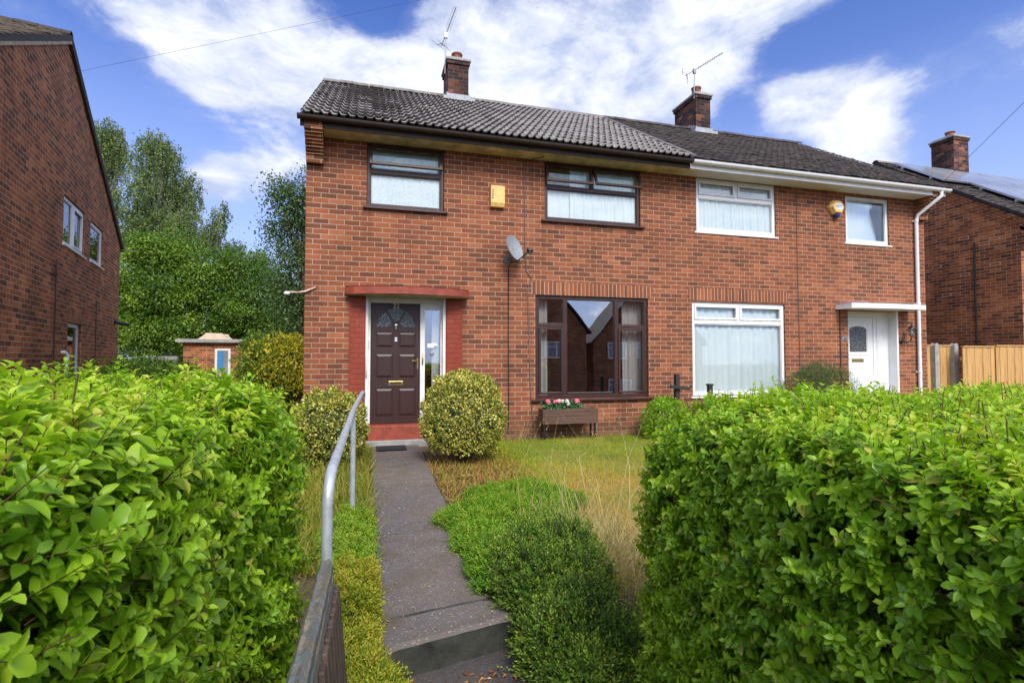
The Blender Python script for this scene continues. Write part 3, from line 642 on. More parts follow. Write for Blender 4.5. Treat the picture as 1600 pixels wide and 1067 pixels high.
d = MB(); dy = DY+.012; x0, x1, z0, z1 = .066, .864, .27, 2.232
cols = [(.143,.43),(.51,.80)]; rows = [(.36,.83),(.99,1.40),(1.495,1.76)]
# stiles and rails round sunk panels
xs = [x0,.143,.43,.51,.80,x1]; zs = [z0,.36,.83,.99,1.40,1.495,1.76,z1]
ar = [(a,b,c,e) for (a,b) in cols for (c,e) in rows]
for a, b in zip(xs, xs[1:]):
    for c, e in zip(zs, zs[1:]):
        m_ = ((a+b)/2,(c+e)/2)
        if any(p[0]<m_[0]<p[1] and p[2]<m_[1]<p[3] for p in ar):
            d.face([(a,dy+.014,c),(b,dy+.014,c),(b,dy+.014,e),(a,dy+.014,e)])
            d.face([(a,dy,c),(b,dy,c),(b,dy+.014,c),(a,dy+.014,c)]); d.face([(a,dy+.014,e),(b,dy+.014,e),(b,dy,e),(a,dy,e)])
            d.face([(a,dy,e),(a,dy,c),(a,dy+.014,c),(a,dy+.014,e)]); d.face([(b,dy+.014,e),(b,dy+.014,c),(b,dy,c),(b,dy,e)])
            i = .045; d.faces([(a+.012,dy+.014,c+.012),(b-.012,dy+.014,c+.012),(b-.012,dy+.014,e-.012),(a+.012,dy+.014,e-.012),(a+i,dy+.001,c+i),(b-i,dy+.001,c+i),(b-i,dy+.001,e-i),(a+i,dy+.001,e-i)], [(0,1,5,4),(1,2,6,5),(2,3,7,6),(3,0,4,7),(4,5,6,7)])
        elif e <= 1.76: d.face([(a,dy,c),(b,dy,c),(b,dy,e),(a,dy,e)])
# head of the door with a fan of three lights
fc = (.471, 1.845); ro = .31; ri = .09
head = [(x0,1.76),(x1,1.76),(x1,z1),(x0,z1)]
def arc(r, a0, a1, n): return [(fc[0]+r*math.cos(a0+(a1-a0)*i/n), fc[1]+r*math.sin(a0+(a1-a0)*i/n)) for i in range(n+1)]
d.face([(x0,dy,1.76),(x1,dy,1.76),(x1,dy,fc[1]),(x0,dy,fc[1])])
N_ = 16; A = arc(ro, 0, PI, N_)
rim = []
for i in range(N_+1):
    a = PI*i/N_; c_, s_ = math.cos(a), math.sin(a)
    k_ = min(((x1-fc[0]) if c_ > 0 else (fc[0]-x0))/max(abs(c_),1e-6), (z1-fc[1])/max(s_,1e-6)); rim.append((fc[0]+c_*k_, fc[1]+s_*k_))
for i in range(N_):
    d.face([(A[i][0],dy,A[i][1]),(rim[i][0],dy,rim[i][1]),(rim[i+1][0],dy,rim[i+1][1]),(A[i+1][0],dy,A[i+1][1])])
for cx_, cz_ in ((x1,z1),(x0,z1)):
    near = sorted(range(N_+1), key=lambda i: abs(rim[i][0]-cx_)+abs(rim[i][1]-cz_))[:2]; i, j = sorted(near); d.face([(rim[i][0],dy,rim[i][1]),(cx_,dy,cz_),(rim[j][0],dy,rim[j][1])])
for i in range(N_): d.face([(A[i][0],dy,A[i][1]),(A[i+1][0],dy,A[i+1][1]),(A[i+1][0],dy+.02,A[i+1][1]),(A[i][0],dy+.02,A[i][1])])
for an in (PI*.33, PI*.67):
    c_, s_ = math.cos(an), math.sin(an); w = .016
    d.faces([(fc[0]+c_*ri-s_*w,dy+.002,fc[1]+s_*ri+c_*w),(fc[0]+c_*ri+s_*w,dy+.002,fc[1]+s_*ri-c_*w),(fc[0]+c_*ro+s_*w,dy+.002,fc[1]+s_*ro-c_*w),(fc[0]+c_*ro-s_*w,dy+.002,fc[1]+s_*ro+c_*w)], [(0,1,2,3)])
I_ = arc(ri, 0, PI, 8); d.face([(p[0],dy+.002,p[1]) for p in I_])
d.box(x0-.001, x1+.001, dy-.03, dy+.03, .255, .30)
door = d.build('door', M['brown_door'], H22, bevel=0)
def rough_glass(name):
    m, t = nt(name); tc = N(t, 'ShaderNodeTexCoord'); n = noise(t, tc.outputs['Object'], 42, 3, .7, .6)
    r = ramp(t, [(.42,(.02,.022,.024)),(.56,(.10,.11,.11)),(.68,(.34,.36,.36))], n); p = pbr(t, r.outputs[0], .15, n, .8, .01, spec=.6); out(t, p.outputs[0]); return m
M['obscure'] = rough_glass('obscure_glass')
q = MB(); q.face([(p[0],dy+.012,p[1]) for p in A]); q.build('fan_pane', M['obscure'], door)
q = MB(); q.box(.352, .592, dy-.010, dy-.001, .873, .943); q.build('letterbox', M['brass'], door, bevel=.004)
q = MB(); q.box(.382, .562, dy-.0125, dy-.0105, .893, .923); q.build('letterbox_slot', M['brown'], door)
q = MB(); q.lathe([(0,0),(.030,0),(.034,.012),(.022,.022),(0,.024)], (.471, dy-.001, 1.865), 16, (0,-1,0)); q.lathe([(0,0),(.018,0),(.02,.01),(0,.014)], (.471, dy-.001, 1.815), 12, (0,-1,0)); q.build('knocker', M['silver'], door)
q = MB(); q.box(.450, .492, dy-.006, dy-.001, 1.640, 1.665); q.box(.450, .492, dy-.006, dy-.001, 1.600, 1.625); q.build('door_viewer', M['white'], door, bevel=.003)
q = MB(); q.box(.815, .840, dy-.008, dy-.001, 1.14, 1.32); q.tube([(.828,dy-.008,1.28),(.828,dy-.045,1.28),(.74,dy-.048,1.28)], .009, 8); q.build('handle', M['brass'], door)
text_mesh('house_number', '22', .105, (.471, dy-.006, 2.188), FACE, M['brass'] if False else plain('cream_digits', (.75,.66,.42), .4), door)
q = MB(); q.box(.03, .925, YF-.19, DY+.07, -.25, .245); stp = q.build('doorstep', M['red'], H22, bevel=.012)
q = MB(); q.box(-.0, .96, YF-.27, YF-.192, -.3, .022); q.build('step_footing', M['concrete'], stp, bevel=.01)

# ------------------------------------------------------------------ porch and door of number 20
DY2 = YF+.19
q = MB(); q.prism([(9.505,YF-.001),(9.54,YF-.36),(9.9,YF-.45),(10.5,YF-.48),(11.1,YF-.46),(11.47,YF-.42),(11.52,YF-.001)], 2.352, 2.455); c20 = q.build('canopy', M['white'], H20, bevel=.006)
q = MB(); q.prism([(9.51,YF-.004),(9.56,YF-.34),(9.9,YF-.42),(9.9,YF-.004)], 2.458, 2.468); q.build('canopy_top', plain('blue_lead_sheet', (.22,.36,.52), .4), c20)
q = MB(); q.box(9.833, 9.895, DY2, DY2+.06, .2, 2.335); q.box(10.74, 10.80, DY2, DY2+.06, .2, 2.335); q.box(9.895, 10.74, DY2, DY2+.06, 2.22, 2.335)
q.box(10.80, 11.217, DY2, DY2+.05, .2, 2.335); q.box(10.83, 10.855, DY2-.012, DY2-.001, .2, 2.25); q.box(11.17, 11.218, YF-.005, DY2-.001, .2, 2.345); q.box(9.833, 11.169, DY2-.05, DY2-.001, 2.29, 2.345)
f2 = q.build('door_frame', M['white'], H20, bevel=.004)
q = MB(); a, b, c, e = 9.898, 10.737, .22, 2.217; q.box(a, b, DY2+.012, DY2+.055, c, e)
q.ring(10.02, 10.62, 1.40, 2.10, .03, DY2+.004, DY2+.0115)
q.ring(10.03, 10.60, .35, 1.12, .025, DY2+.006, DY2+.0115); q.ring(10.12, 10.51, .44, 1.02, .02, DY2+.007, DY2+.0112)
d2 = q.build('door', M['white'], H20, bevel=.003)
arcp = [(10.09,1.47),(10.55,1.47),(10.55,1.95)]+[(10.32+.23*math.cos(t_), 1.95+.07*math.sin(t_)) for t_ in np.linspace(0,PI,9)[1:-1]]+[(10.09,1.95)]
q = MB(); q.prism(arcp, DY2+.003, DY2+.0105, 'y'); q.build('door_pane', M['obscure'], d2)
q = MB(); q.box(10.14, 10.46, DY2+.0, DY2+.0112, 1.245, 1.315); q.build('letterbox', M['brass'], d2, bevel=.003)
q = MB(); q.box(9.925, 9.95, DY2+.003, DY2+.0112, 1.15, 1.36); q.tube([(9.937,DY2+.004,1.31),(9.937,DY2-.04,1.31),(10.03,DY2-.042,1.31)], .009, 8); q.build('handle', M['brass'], d2)
q = MB(); q.box(9.845, 9.885, DY2-.020, DY2-.001, 1.45, 1.60); q.build('doorbell', M['black'], f2, bevel=.006)
q = MB(); q.box(9.80, 11.25, YF-.1, DY2+.1, -.2, .195); q.build('doorstep', M['concrete'], H20, bevel=.01)
q = MB(); q.box(9.66, 9.80, YF-.014, YF-.001, 1.705, 1.775); pl = q.build('number_plaque', M['dish'], H20, bevel=.01)
text_mesh('house_number', '20', .075, (9.73, YF-.016, 1.74), FACE, M['black'], pl, .002)
q = MB(); q.box(9.60, 9.625, YF-.012, YF-.001, 0, 2.35); q.build('dark_wall_strip', M['brown'], H20)  # thin dark vertical strip up the brick left of the door recess
# white downpipe with its swan neck
q = MB(); xq = 11.745; q.tube([(11.95,YE-.055,4.93),(11.95,YE-.055,4.83),(11.90,YE+.0,4.76),(xq+.01,YF-.09,4.50),(xq,YF-.055,4.40),(xq,YF-.055,0)], .036, 14)
for z in (4.35, 2.5, 1.0): q.tube([(xq,YF-.055,z),(xq,YF-.055,z+.05)], .044, 14); q.box(xq-.06, xq+.06, YF-.02, YF-.001, z+.01, z+.04)
q.build('downpipe', M['white'], H20)
# ------------------------------------------------------------------ left neighbour: gable end faces +X in its own frame
RX = Matrix.Rotation(R(90), 4, 'Z')            # a window drawn facing the street turned to face +X
def zr(z): return z+EYE
HL = thing('brick_house', 'brick house at the left edge, its tall windowed gable end towards the hedge', 'house', (-6.45,16.42,0), R(12.2))
ORG[HL.name] = Vector((0,0,0))
EV = 4.42; PK = 7.18; YK = -5.2; YFh = -10.3
w = MB()
def gable_wall(mb, y0, y1, yk, ev, pk, ops, x=0.0):
    """gable wall in the plane x: rectangle below the eaves with openings, triangle above (openings may rise to the eaves line)"""
    t = MB(); wall_front(t, y0, y1, -.4, ev, 0, ops, .09); t.xf(RX)
    for f in t.f: mb.face([t.v[i] for i in f])
    mb.face([(x,y0,ev),(x,y1,ev),(x,yk,pk)])
gable_wall(w, YFh, 0, YK, EV, PK, [(-5.19,-3.69,zr(2.11),zr(3.02)),(-3.2,-2.0,zr(2.13),zr(3.0)),(-4.72,-3.72,-.3,zr(.70))])
w.face([(-8,0,-.4),(0,0,-.4),(0,0,EV),(-8,0,EV)]); w.face([(0,YFh,-.4),(-8,YFh,-.4),(-8,YFh,EV),(0,YFh,EV)]); w.face([(-8,YFh,-.4),(-8,0,-.4),(-8,0,EV),(-8,YK,PK),(-8,YFh,EV)])
w.box(-7.9, -.3, YFh+.1, -.1, 2.65, 2.75)
w.build('wall', M['brick_dark'], HL)
q = MB(); ov = .12
slf = (PK-EV)/(YK-YFh)
q.prism([(YFh-.35,EV-.35*slf+.08),(YK,PK+.10),(.28,EV-.28*(PK-EV)/-YK+.08),(.28,EV-.28*(PK-EV)/-YK-.02),(YK,PK+.005),(YFh-.35,EV-.35*slf-.02)], -8.1, .06, 'x'); rfl = q.build('roof', M['tile_left'], HL)
plaintiles(rfl, YFh, YK, 0, 0, 1, 1, 9, 9, M['tile_left']) if False else None
V_ = plaintiles(HL, -8.1, .075, YFh-.38, EV-.38*slf+.075, YK, PK+.095, .14, .20, M['tile_left'], 'roof_tiles')
q = MB(); q.prism([(YFh-.3,EV-.3*slf-.022),(YK,PK+.0),(YK,PK-.06),(YFh-.3,EV-.3*slf-.08)], .004, .055, 'x'); q.build('verge', plain('cream_verge_mortar', (.42,.34,.22), .8, .3, 12, .4), HL); q = MB(); q.prism([(YK,PK+.0),(.2,EV-.2*(PK-EV)/-YK-.022),(.2,EV-.2*(PK-EV)/-YK-.08),(YK,PK-.06)], .004, .055, 'x'); q.build('rear_verge', M['verge_dark'], HL)
ridge_tiles(HL, -8.0, .05, YK, PK+.12, M['tile_left'])
window(HL, -5.18, -3.70, zr(2.12), zr(3.01), .03, M['white'], M['glass_d'], [(-5.12,-4.50,zr(2.18),zr(2.95)),(-4.43,-3.76,zr(2.18),zr(2.95),1)], .055, mull=[(-4.495,-4.435,zr(2.175),zr(2.955))], sill=(.06,.05), nets=[(-5.15,-4.5,zr(2.15),zr(2.98),.12,.01,.09,'curt'),(-4.1,-3.8,zr(2.15),zr(2.98),.12,.01,.09,'curt')], M4=RX, label='wider upper white window of two lights')
window(HL, -3.19, -2.01, zr(2.14), zr(2.99), .03, M['white'], M['glass_d'], [(-3.12,-2.08,zr(2.21),zr(2.92))], .06, sill=(.06,.05), nets=[(-3.15,-2.05,zr(2.17),zr(2.96),.12,.01,.12,'curt')], M4=RX, label='smaller upper white window of one light')
q = MB(); q.ring(-4.71, -3.73, -.29, zr(.69), .07, .05, .10); q.xf(RX); dl = q.build('side_door_frame', M['white'], HL)
q = MB(); q.box(-4.63, -3.81, .07, .08, -.2, zr(.61)); q.xf(RX); q.build('door_pane', M['glass_d'], dl)
curtain(-4.6, -3.85, -.2, zr(.6), .14, .01, .1, M4=RX).build('door_curtain', M['curt'], dl)
q = MB(); q.rot = True; q.box(-4.80, -3.64, -.006, .05, zr(.705), zr(.705)+.23); q.xf(RX); q.build('door_lintel', M['brick_dark'], HL)
q = MB(); q.rot = True; q.box(-5.2, -3.6, -.006, .05, zr(3.03), zr(3.03)+.0801); q.xf(RX)
q = MB(); q.tube([(.04,-5.7,zr(1.72)),(.04,-5.7,-.3)], .012, 8); q.box(.0, .07, -5.74, -5.66, zr(1.45), zr(1.45)+.04); q.build('waste_pipe', M['brown'], HL)
q = MB(); q.tube([(.02,-2.6,zr(1.3)),(.02,-2.6,-.3)], .008, 6); q.build('cable', M['cable'], HL)
q = MB(); q.tube([(.02,-.55,zr(.95)),(.28,-.30,zr(.90))], .045, 10); q.build('overflow_pipe', M['black'], HL)
q = MB(); q.tube([(.03,-5.02,-.3),(.07,-5.02,zr(.02)),(.07,-5.02,zr(.08)),(.05,-5.12,zr(.12)),(.0,-5.16,zr(.12))], .03, 10); q.build('white_waste_pipe', M['white'], HL)
q = MB(); q.tube([(-.02,.05,zr(2.95)),(.35,.25,zr(2.98))], .012, 6); q.build('cable_bracket', M['aer'], HL)

# ------------------------------------------------------------------ right neighbour: gable end faces -X
HR = thing('brick_house', 'brick house at the right edge with solar panels and patched gable end', 'house', (15.6,9.1,0))
MX = Matrix.Rotation(R(-90), 4, 'Z')
w = MB(); YA, YE2, YK2 = 9.08, 16.3, 12.75; EZ = 4.86; PZ = 7.42
w.face([(15.6,YA,-.3),(15.6,YA,EZ),(15.6,YK2,PZ),(15.6,YE2,EZ),(15.6,YE2,-.3)])
w.face([(15.6,YA,-.3),(23,YA,-.3),(23,YA,EZ),(15.6,YA,EZ)]); w.face([(23,YA,-.3),(23,YE2,-.3),(23,YE2,EZ),(23,YK2,PZ),(23,YA,EZ)]); w.face([(15.6,YE2,-.3),(15.6,YE2,EZ),(23,YE2,EZ),(23,YE2,-.3)])
w.build('wall', M['brick_dark'], HR)
q = MB(); sr = (PZ-EZ)/(YK2-YA)
# corbelled brick verge: three projecting courses that follow the slope
for i in range(4):
    o_ = .02+.02*i; zz = -.33+.085*i
    q.prism([(YA-.30,EZ-.30*sr+zz),(YK2,PZ+zz),(YK2,PZ+zz+.075),(YA-.30,EZ-.30*sr+zz+.075)], 15.6-o_, 15.6-.002, 'x'); q.prism([(YK2,PZ+zz),(YE2+.2,EZ-.2*sr+zz),(YE2+.2,EZ-.2*sr+zz+.075),(YK2,PZ+zz+.075)], 15.6-o_, 15.6-.002, 'x')
q.build('brick_verge', M['brick_dark'], HR)
q = MB(); q.box(15.58, 16.0, YA-.38, YA-.001, 4.4, 4.8); q.prism([(YA-.38,4.4),(YA-.002,4.0),(YA-.002,4.399),(YA-.38,4.399)], 15.60, 15.95, 'x'); q.build('eaves_corbel', M['brick_dark'], HR)
q = MB(); q.prism([(YA-.42,EZ-.42*sr+.02),(YK2,PZ+.02),(YE2+.3,EZ-.3*sr+.02),(YE2+.3,EZ-.3*sr+.10),(YK2,PZ+.10),(YA-.42,EZ-.42*sr+.10)], 15.48, 23.1, 'x'); rfr = q.build('roof', M['plaintile'], HR)
plaintiles(HR, 15.48, 23.1, YA-.44, EZ-.44*sr+.085, YK2, PZ+.095, .12, .17, M['plaintile'], 'roof_tiles')
ridge_tiles(HR, 15.47, 23.0, YK2, PZ+.12, M['ridge'])
q = MB()
PALE = plain('pale_mortar', (.60,.46,.34), .9, .15, 20, .3)
for (yy, zz) in ((10.2,4.55),(9.75,4.25),(10.9,3.9),(9.5,3.7),(10.3,3.55),(10.75,3.05),(9.55,4.95-.6)):
    q = MB(); yb = round(yy/.238)*.238; zb = round(zz/.0825)*.0825; q.ring(yb, yb+.238, zb-.004, zb+.0865, .013, -.006, .004)
    q.v = [(15.6+b, a, c) for a, b, c in q.v]; q.build('pale_pointing', PALE, HR)
q = MB(); q.tube([(15.58,10.1,4.4),(15.575,10.1,1.7),(15.58,10.08,-.2)], .02, 8); q.build('waste_pipe', M['black'], HR)
chimney(HR, 18.2, 18.85, 12.3, 13.0, 6.9, 8.56, [(18.42,12.55,.14,.18)])
# solar panels: two rows lying on rails over the street-side slope
al = math.atan(sr); cs, sn = math.cos(al), math.sin(al)
names = {0:'lower', 1:'upper'}
ordn = ['first','second','third','fourth','fifth','sixth']
for r_ in range(2):
    for c_ in range(6 if r_ else 5):
        x0 = 15.75+c_*1.16+(0 if r_ else 1.0); s0 = .55+r_*1.78
        def P(x, s, h): return (x, YA+s*cs-h*sn, EZ+s*sn+h*cs+.1)
        t_ = thing('solar_panel', f'{names[r_]} row solar panel on the right-hand roof, {ordn[c_]} from the gable verge', 'solar panel', P(x0+.55, s0, .10), 0, 'solar panels on the right-hand roof')
        def slab(mb, xa, xb, sa, sb, ha, hb):
            vs = [P(xa,sa,ha),P(xb,sa,ha),P(xb,sb,ha),P(xa,sb,ha),P(xa,sa,hb),P(xb,sa,hb),P(xb,sb,hb),P(xa,sb,hb)]; mb.faces(vs, [(0,3,2,1),(4,5,6,7),(0,1,5,4),(1,2,6,5),(2,3,7,6),(3,0,4,7)])
        q = MB(); slab(q, x0+.03, x0+1.10, s0+.03, s0+1.70, .10, .135); q.build('cell_sheet', M['solar'], t_)
        q = MB(); slab(q, x0, x0+.03, s0, s0+1.73, .09, .14); slab(q, x0+1.10, x0+1.13, s0, s0+1.73, .09, .14); slab(q, x0+.03, x0+1.10, s0, s0+.03, .09, .14); slab(q, x0+.03, x0+1.10, s0+1.70, s0+1.73, .09, .14)
        q.build('panel_frame', M['alu'], t_)
        for ss in (s0+.35, s0+1.35): q = MB(); slab(q, x0-.06, x0+1.13, ss, ss+.04, .03, .085); q.build('rail', M['alu'], t_)

# ------------------------------------------------------------------ houses across the street (seen in the window glass)
for k_, (xa, xk, xb, yy, ev, pk, lab) in enumerate(((7.0, 11.3, 15.0, -16.6, 3.3, 7.6, 'left of two gabled brick houses mirrored in the big brown window'), (15.9, 20.6, 25.0, -17.4, 2.5, 8.0, 'right of two gabled brick houses mirrored in the big brown window'))):
    h = thing('brick_house', lab, 'house', ((xa+xb)/2, yy, -2.9))
    dp = 9 if k_ == 0 else 2.4
    w = MB(); w.face([(xb,yy,-3),(xa,yy,-3),(xa,yy,ev),(xk,yy,pk),(xb,yy,ev)]); w.face([(xa,yy,-3),(xa,yy-dp,-3),(xa,yy-dp,ev),(xa,yy,ev)]); w.face([(xb,yy-dp,-3),(xb,yy,-3),(xb,yy,ev),(xb,yy-dp,ev)]); w.face([(xa,yy-dp,-3),(xb,yy-dp,-3),(xb,yy-dp,ev),(xk,yy-dp,pk),(xa,yy-dp,ev)])
    w.build('wall', M['brick_dark'], h)
    q = MB(); q.prism([(xa-.3,ev-.2),(xk,pk+.02),(xb+.3,ev-.2),(xb+.3,ev-.05),(xk,pk+.2),(xa-.3,ev-.05)], yy+.25, yy-dp-.2, 'y'); q.build('roof', M['plaintile'], h)
    for (a, b, c, d) in ((xa+1.1, xa+2.6, 1.35, 2.5), (xa+3.4, xa+4.9, 1.35, 2.5), (xb-3.0, xb-1.5, 1.35, 2.5), (xa+1.1, xa+3.0, -1.6, -.2)):
        q = MB(); q.ring(a, b, c, d, .09, yy+.02, yy+.08); q.box((a+b)/2-.05, (a+b)/2+.05, yy+.02, yy+.078, c+.09, d-.09); q.box(a+.09,(a+b)/2-.05, yy+.02, yy+.07, d-.42, d-.36); f = q.build('window', M['white'], h)
        q = MB(); q.box(a+.09, b-.09, yy+.005, yy+.015, c+.09, d-.09); q.build('pane', M['solar'], f)

# ------------------------------------------------------------------ back garden outbuilding
SH = thing('brick_shed', 'small flat-roofed brick outbuilding with a narrow white window, behind the left hedge', 'shed', (-4.8,21,0))
w = MB(); w.box(-5.95, -3.0, 20, 22, -.2, 1.86); w.build('wall', M['brick_dark'], SH)
q = MB(); q.box(-6.15, -2.85, 19.85, 22.1, 1.862, 1.98); q.build('flat_roof', M['concrete'], SH, bevel=.01)
q = MB(); q.ring(-4.98, -4.50, .72, 1.66, .07, 19.96, 20.0); f = q.build('window', M['white_old'], SH)
q = MB(); q.box(-4.91, -4.57, 19.975, 19.985, .79, 1.59); q.build('pane', M['solar'], f)
q = MB(); q.box(-4.90, -4.72, 19.965, 19.973, .95, 1.57); q.build('curtain', plain('blue_cloth', (.05,.22,.45), .8), f)
q = MB(); q.prism([(-5.55,1.99),(-4.65,1.99),(-4.75,2.06),(-4.82,2.17),(-5.32,2.19),(-5.42,2.08)], 20.2, 20.9, 'y'); tag(q.build('folded_sheet', plain('orange_cream_sheet', (.55,.34,.18), .8, .2, 9, .3, c2=(.70,.62,.52)), bevel=.02), 'crumpled orange and cream sheet lying on the flat shed roof', 'sheet')
T_ = thing('clothes_post', 'short weathered timber frame standing at the left end of the brick shed', 'frame', (-6.6,19.6,0))
for xa in (-6.62, -6.08): q = MB(); q.box(xa, xa+.095, 19.5, 19.6, -.1, 1.28); q.build('post', M['concrete'], T_)
q = MB(); q.box(-6.95, -5.97, 19.47, 19.63, 1.281, 1.40); q.build('top_rail', M['concrete'], T_)
WL = thing('washing_line', 'sagging washing line with small white pegs strung behind the left hedge', 'washing line', (-8,19,1.3))
pl_ = [(-10.5+4.0*i/16, 19.3, 1.40-.10*math.sin(PI*i/16)) for i in range(17)]
q = MB(); q.tube(pl_, .012, 5); q.build('line', M['white'], WL)
for i in range(1, 16, 2):
    q = MB(); x, y, z = pl_[i]; q.box(x-.015, x+.015, y-.02, y+.02, z-.09, z+.02); q.build('peg', M['white'], WL)

# ------------------------------------------------------------------ fences and posts on the right
def board_fence(name, label, x0, x1, y, z0, z1, n, grp):
    t = thing(name, label, 'fence', ((x0+x1)/2, y, 0), 0, grp)
    q = MB(); w_ = (x1-x0)/n
    for i in range(n):
        a = x0+i*w_; o_ = .006*(i % 2)+random.uniform(0,.003); q.box(a+.002, a+w_-.002, y-.012-o_, y+.006-o_, z0, z1-random.uniform(0,.012))
    q.build('boards', M['fence'], t)
    q = MB(); q.box(x0, x1, y-.035, y+.03, z1+.001, z1+.03); q.build('capping_rail', M['fence'], t)
    for z in (z0+.3, z1-.3): q = MB(); q.box(x0, x1, y+.008, y+.05, z, z+.08); q.build('back_rail', M['fence'], t)
    return t
board_fence('timber_fence', 'narrow-boarded timber fence between the two grey concrete posts', 12.06, 12.98, 8.92, -.1, 1.60, 9, 'new timber fencing')
board_fence('timber_fence', 'left new timber fence panel beyond the concrete posts', 12.80, 13.78, 8.6, -.1, 1.575, 8, 'new timber fencing')
board_fence('timber_fence', 'right new timber fence panel, at the right edge of the photo', 13.80, 14.75, 8.58, -.1, 1.60, 8, 'new timber fencing')
for x, lab in ((12.34, 'left of the two pale grey concrete fence posts beside the white downpipe'), (12.93, 'right of the two pale grey concrete fence posts, next to the wide timber panels')):
    q = MB(); q.prism([(x-.05,-.2),(x+.05,-.2),(x+.05,1.62),(x+.02,1.655),(x-.02,1.655),(x-.05,1.62)], 8.80, 8.895, 'y'); tag(q.build('concrete_post', M['concrete'], bevel=.01), lab, 'post', 'concrete fence posts')
T_ = thing('boundary_post', 'blackened timber post with a broken rail, between the two big ground-floor windows', 'post', (5.46,8.45,0))
q = MB(); q.box(5.42, 5.50, 8.4, 8.48, -.1, 1.03); q.build('post', M['darkwood'], T_, bevel=.005)
q = MB(); q.box(-.14, .26, -.02, .02, -.03, .03, Matrix.Translation((5.42,8.36,.80)) @ Matrix.Rotation(R(7),4,'Y')); q.build('rail', M['darkwood'], T_, bevel=.005)
q = MB(); q.box(5.035, 5.105, 6.92, 6.98, -.1, .90); q.box(5.025, 5.115, 6.91, 6.99, .901, .93); tag(q.build('fence_post', M['darkwood'], bevel=.006), 'short black fence post whose tip just shows over the right hedge', 'post')

# ------------------------------------------------------------------ things on the walls
SD = thing('satellite_dish', 'grey oval satellite dish on the wall between the upstairs windows of the brown-windowed house', 'satellite dish', (2.43,YF,3.1))
nrm = Vector((.60,-.74,.30)).normalized(); cc = Vector((2.42,8.53,3.20)); up = (Vector((0,0,1))-nrm*nrm.z).normalized(); sd = up.cross(nrm)
q = MB(); vs = []; fs = []; rr = 9; cn_ = 32
for i in range(rr+1):
    for k in range(cn_):
        a = 2*PI*k/cn_; t = i/rr; vs.append(cc+(sd*math.cos(a)*.215+up*math.sin(a)*.235)*t+nrm*(.05*t*t-.05))
for i in range(rr):
    for k in range(cn_): fs.append((i*cn_+k, i*cn_+(k+1)%cn_, (i+1)*cn_+(k+1)%cn_, (i+1)*cn_+k))
q.faces(vs, fs, True); b = len(vs)-cn_
q.faces(vs[b:]+[v-nrm*.014 for v in vs[b:]], [(k, (k+1)%cn_, cn_+(k+1)%cn_, cn_+k) for k in range(cn_)]); q.faces([v-nrm*.012 for v in vs], fs, True)
q.build('dish', M['dish'], SD)
q = MB(); lnb = cc+nrm*.27-up*.17; foot = cc-up*.23-nrm*.0
q.tube([foot-nrm*.08, foot+nrm*.02, lnb], .012, 8); q.build('arm', M['black'], SD)
q = MB(); d_ = (cc-lnb).normalized(); q.lathe([(0,-.05),(.022,-.05),(.022,.02),(.034,.03),(.034,.055),(0,.06)], lnb, 14, d_); q.box(lnb.x-.03, lnb.x+.03, lnb.y-.03, lnb.y+.03, lnb.z-.055, lnb.z-.01); q.build('receiver', M['black'], SD)
q = MB(); q.tube([cc-nrm*.05, Vector((2.36,8.66,3.08)), Vector((2.36,8.795,3.05))], .018, 8); q.box(2.30, 2.42, 8.78, 8.797, 2.98, 3.12); q.tube([cc-nrm*.06-up*.16, Vector((2.36,8.66,3.08))], .012, 6); q.build('wall_bracket', M['aer'], SD)
def wire(name, label, pts, r, mat, cat='cable', grp=None):
    q = MB(); q.tube(pts, r, 6); tag(q.build(name, mat), label, cat, grp)
wire('satellite_cable', 'thin black cable running straight down the wall under the satellite dish', [(2.39,8.66,2.99),(2.375,8.785,2.92),(2.372,8.79,1.8),(2.378,8.79,.7),(2.375,8.79,.02)], .009, M['cable'])
wire('telephone_cable', 'wandering dark cable down the brick just left of the big brown window', [(2.66,8.79,4.84),(2.668,8.79,3.9),(2.672,8.79,3.3),(2.70,8.79,2.85),(2.80,8.79,2.72),(2.72,8.79,2.55),(2.74,8.79,1.8),(2.77,8.79,.9),(2.80,8.785,.40),(2.83,8.74,.1)], .008, M['cable_g'])
wire('wall_cable', 'straight thin cable down the wall between the white windows', [(8.55,8.79,4.84),(8.545,8.79,3.2),(8.56,8.79,1.6),(8.56,8.79,.1)], .007, M['cable_g'])
for pts in ([(2.72,8.79,4.82),(2.95,8.6,4.84),(3.02,8.36,4.99),(3.1,8.3,5.06)],):
    wire('loose_cable', 'short loose cable looping up over the brown gutter', pts, .007, M['cable'])
q = MB(); q.v = []
yb = thing('bell_box', 'plain yellow alarm box with a sloped foot, on the wall between the upstairs brown windows', 'alarm box', (2.15,YF,3.9))
q = MB(); q.prism([(YF-.001,3.93),(YF-.001,4.30),(YF-.085,4.30),(YF-.10,4.29),(YF-.10,4.0),(YF-.07,3.93)], 2.04, 2.285, 'x'); q.build('housing', M['yellow'], yb, bevel=.006)
q = MB(); q.box(2.10, 2.13, YF-.102, YF-.0985, 4.02, 4.27); 
q = MB()
for i in range(5): q.box(2.06, 2.085, YF-.1035, YF-.101, 4.07+i*.035, 4.085+i*.035)
q.build('vent_slots', M['brown'], yb)
AB = thing('alarm_box', 'hexagonal yellow alarm box with white badge and blue strobe beside the small white window', 'alarm box', (9.55,YF,4.4))
hx = [(9.53+.185*math.cos(a), 4.50+.165*math.sin(a)) for a in np.linspace(0, 2*PI, 7)[:-1]]; hi_ = [(9.53+(p[0]-9.53)*.80, 4.50+(p[1]-4.50)*.80) for p in hx]
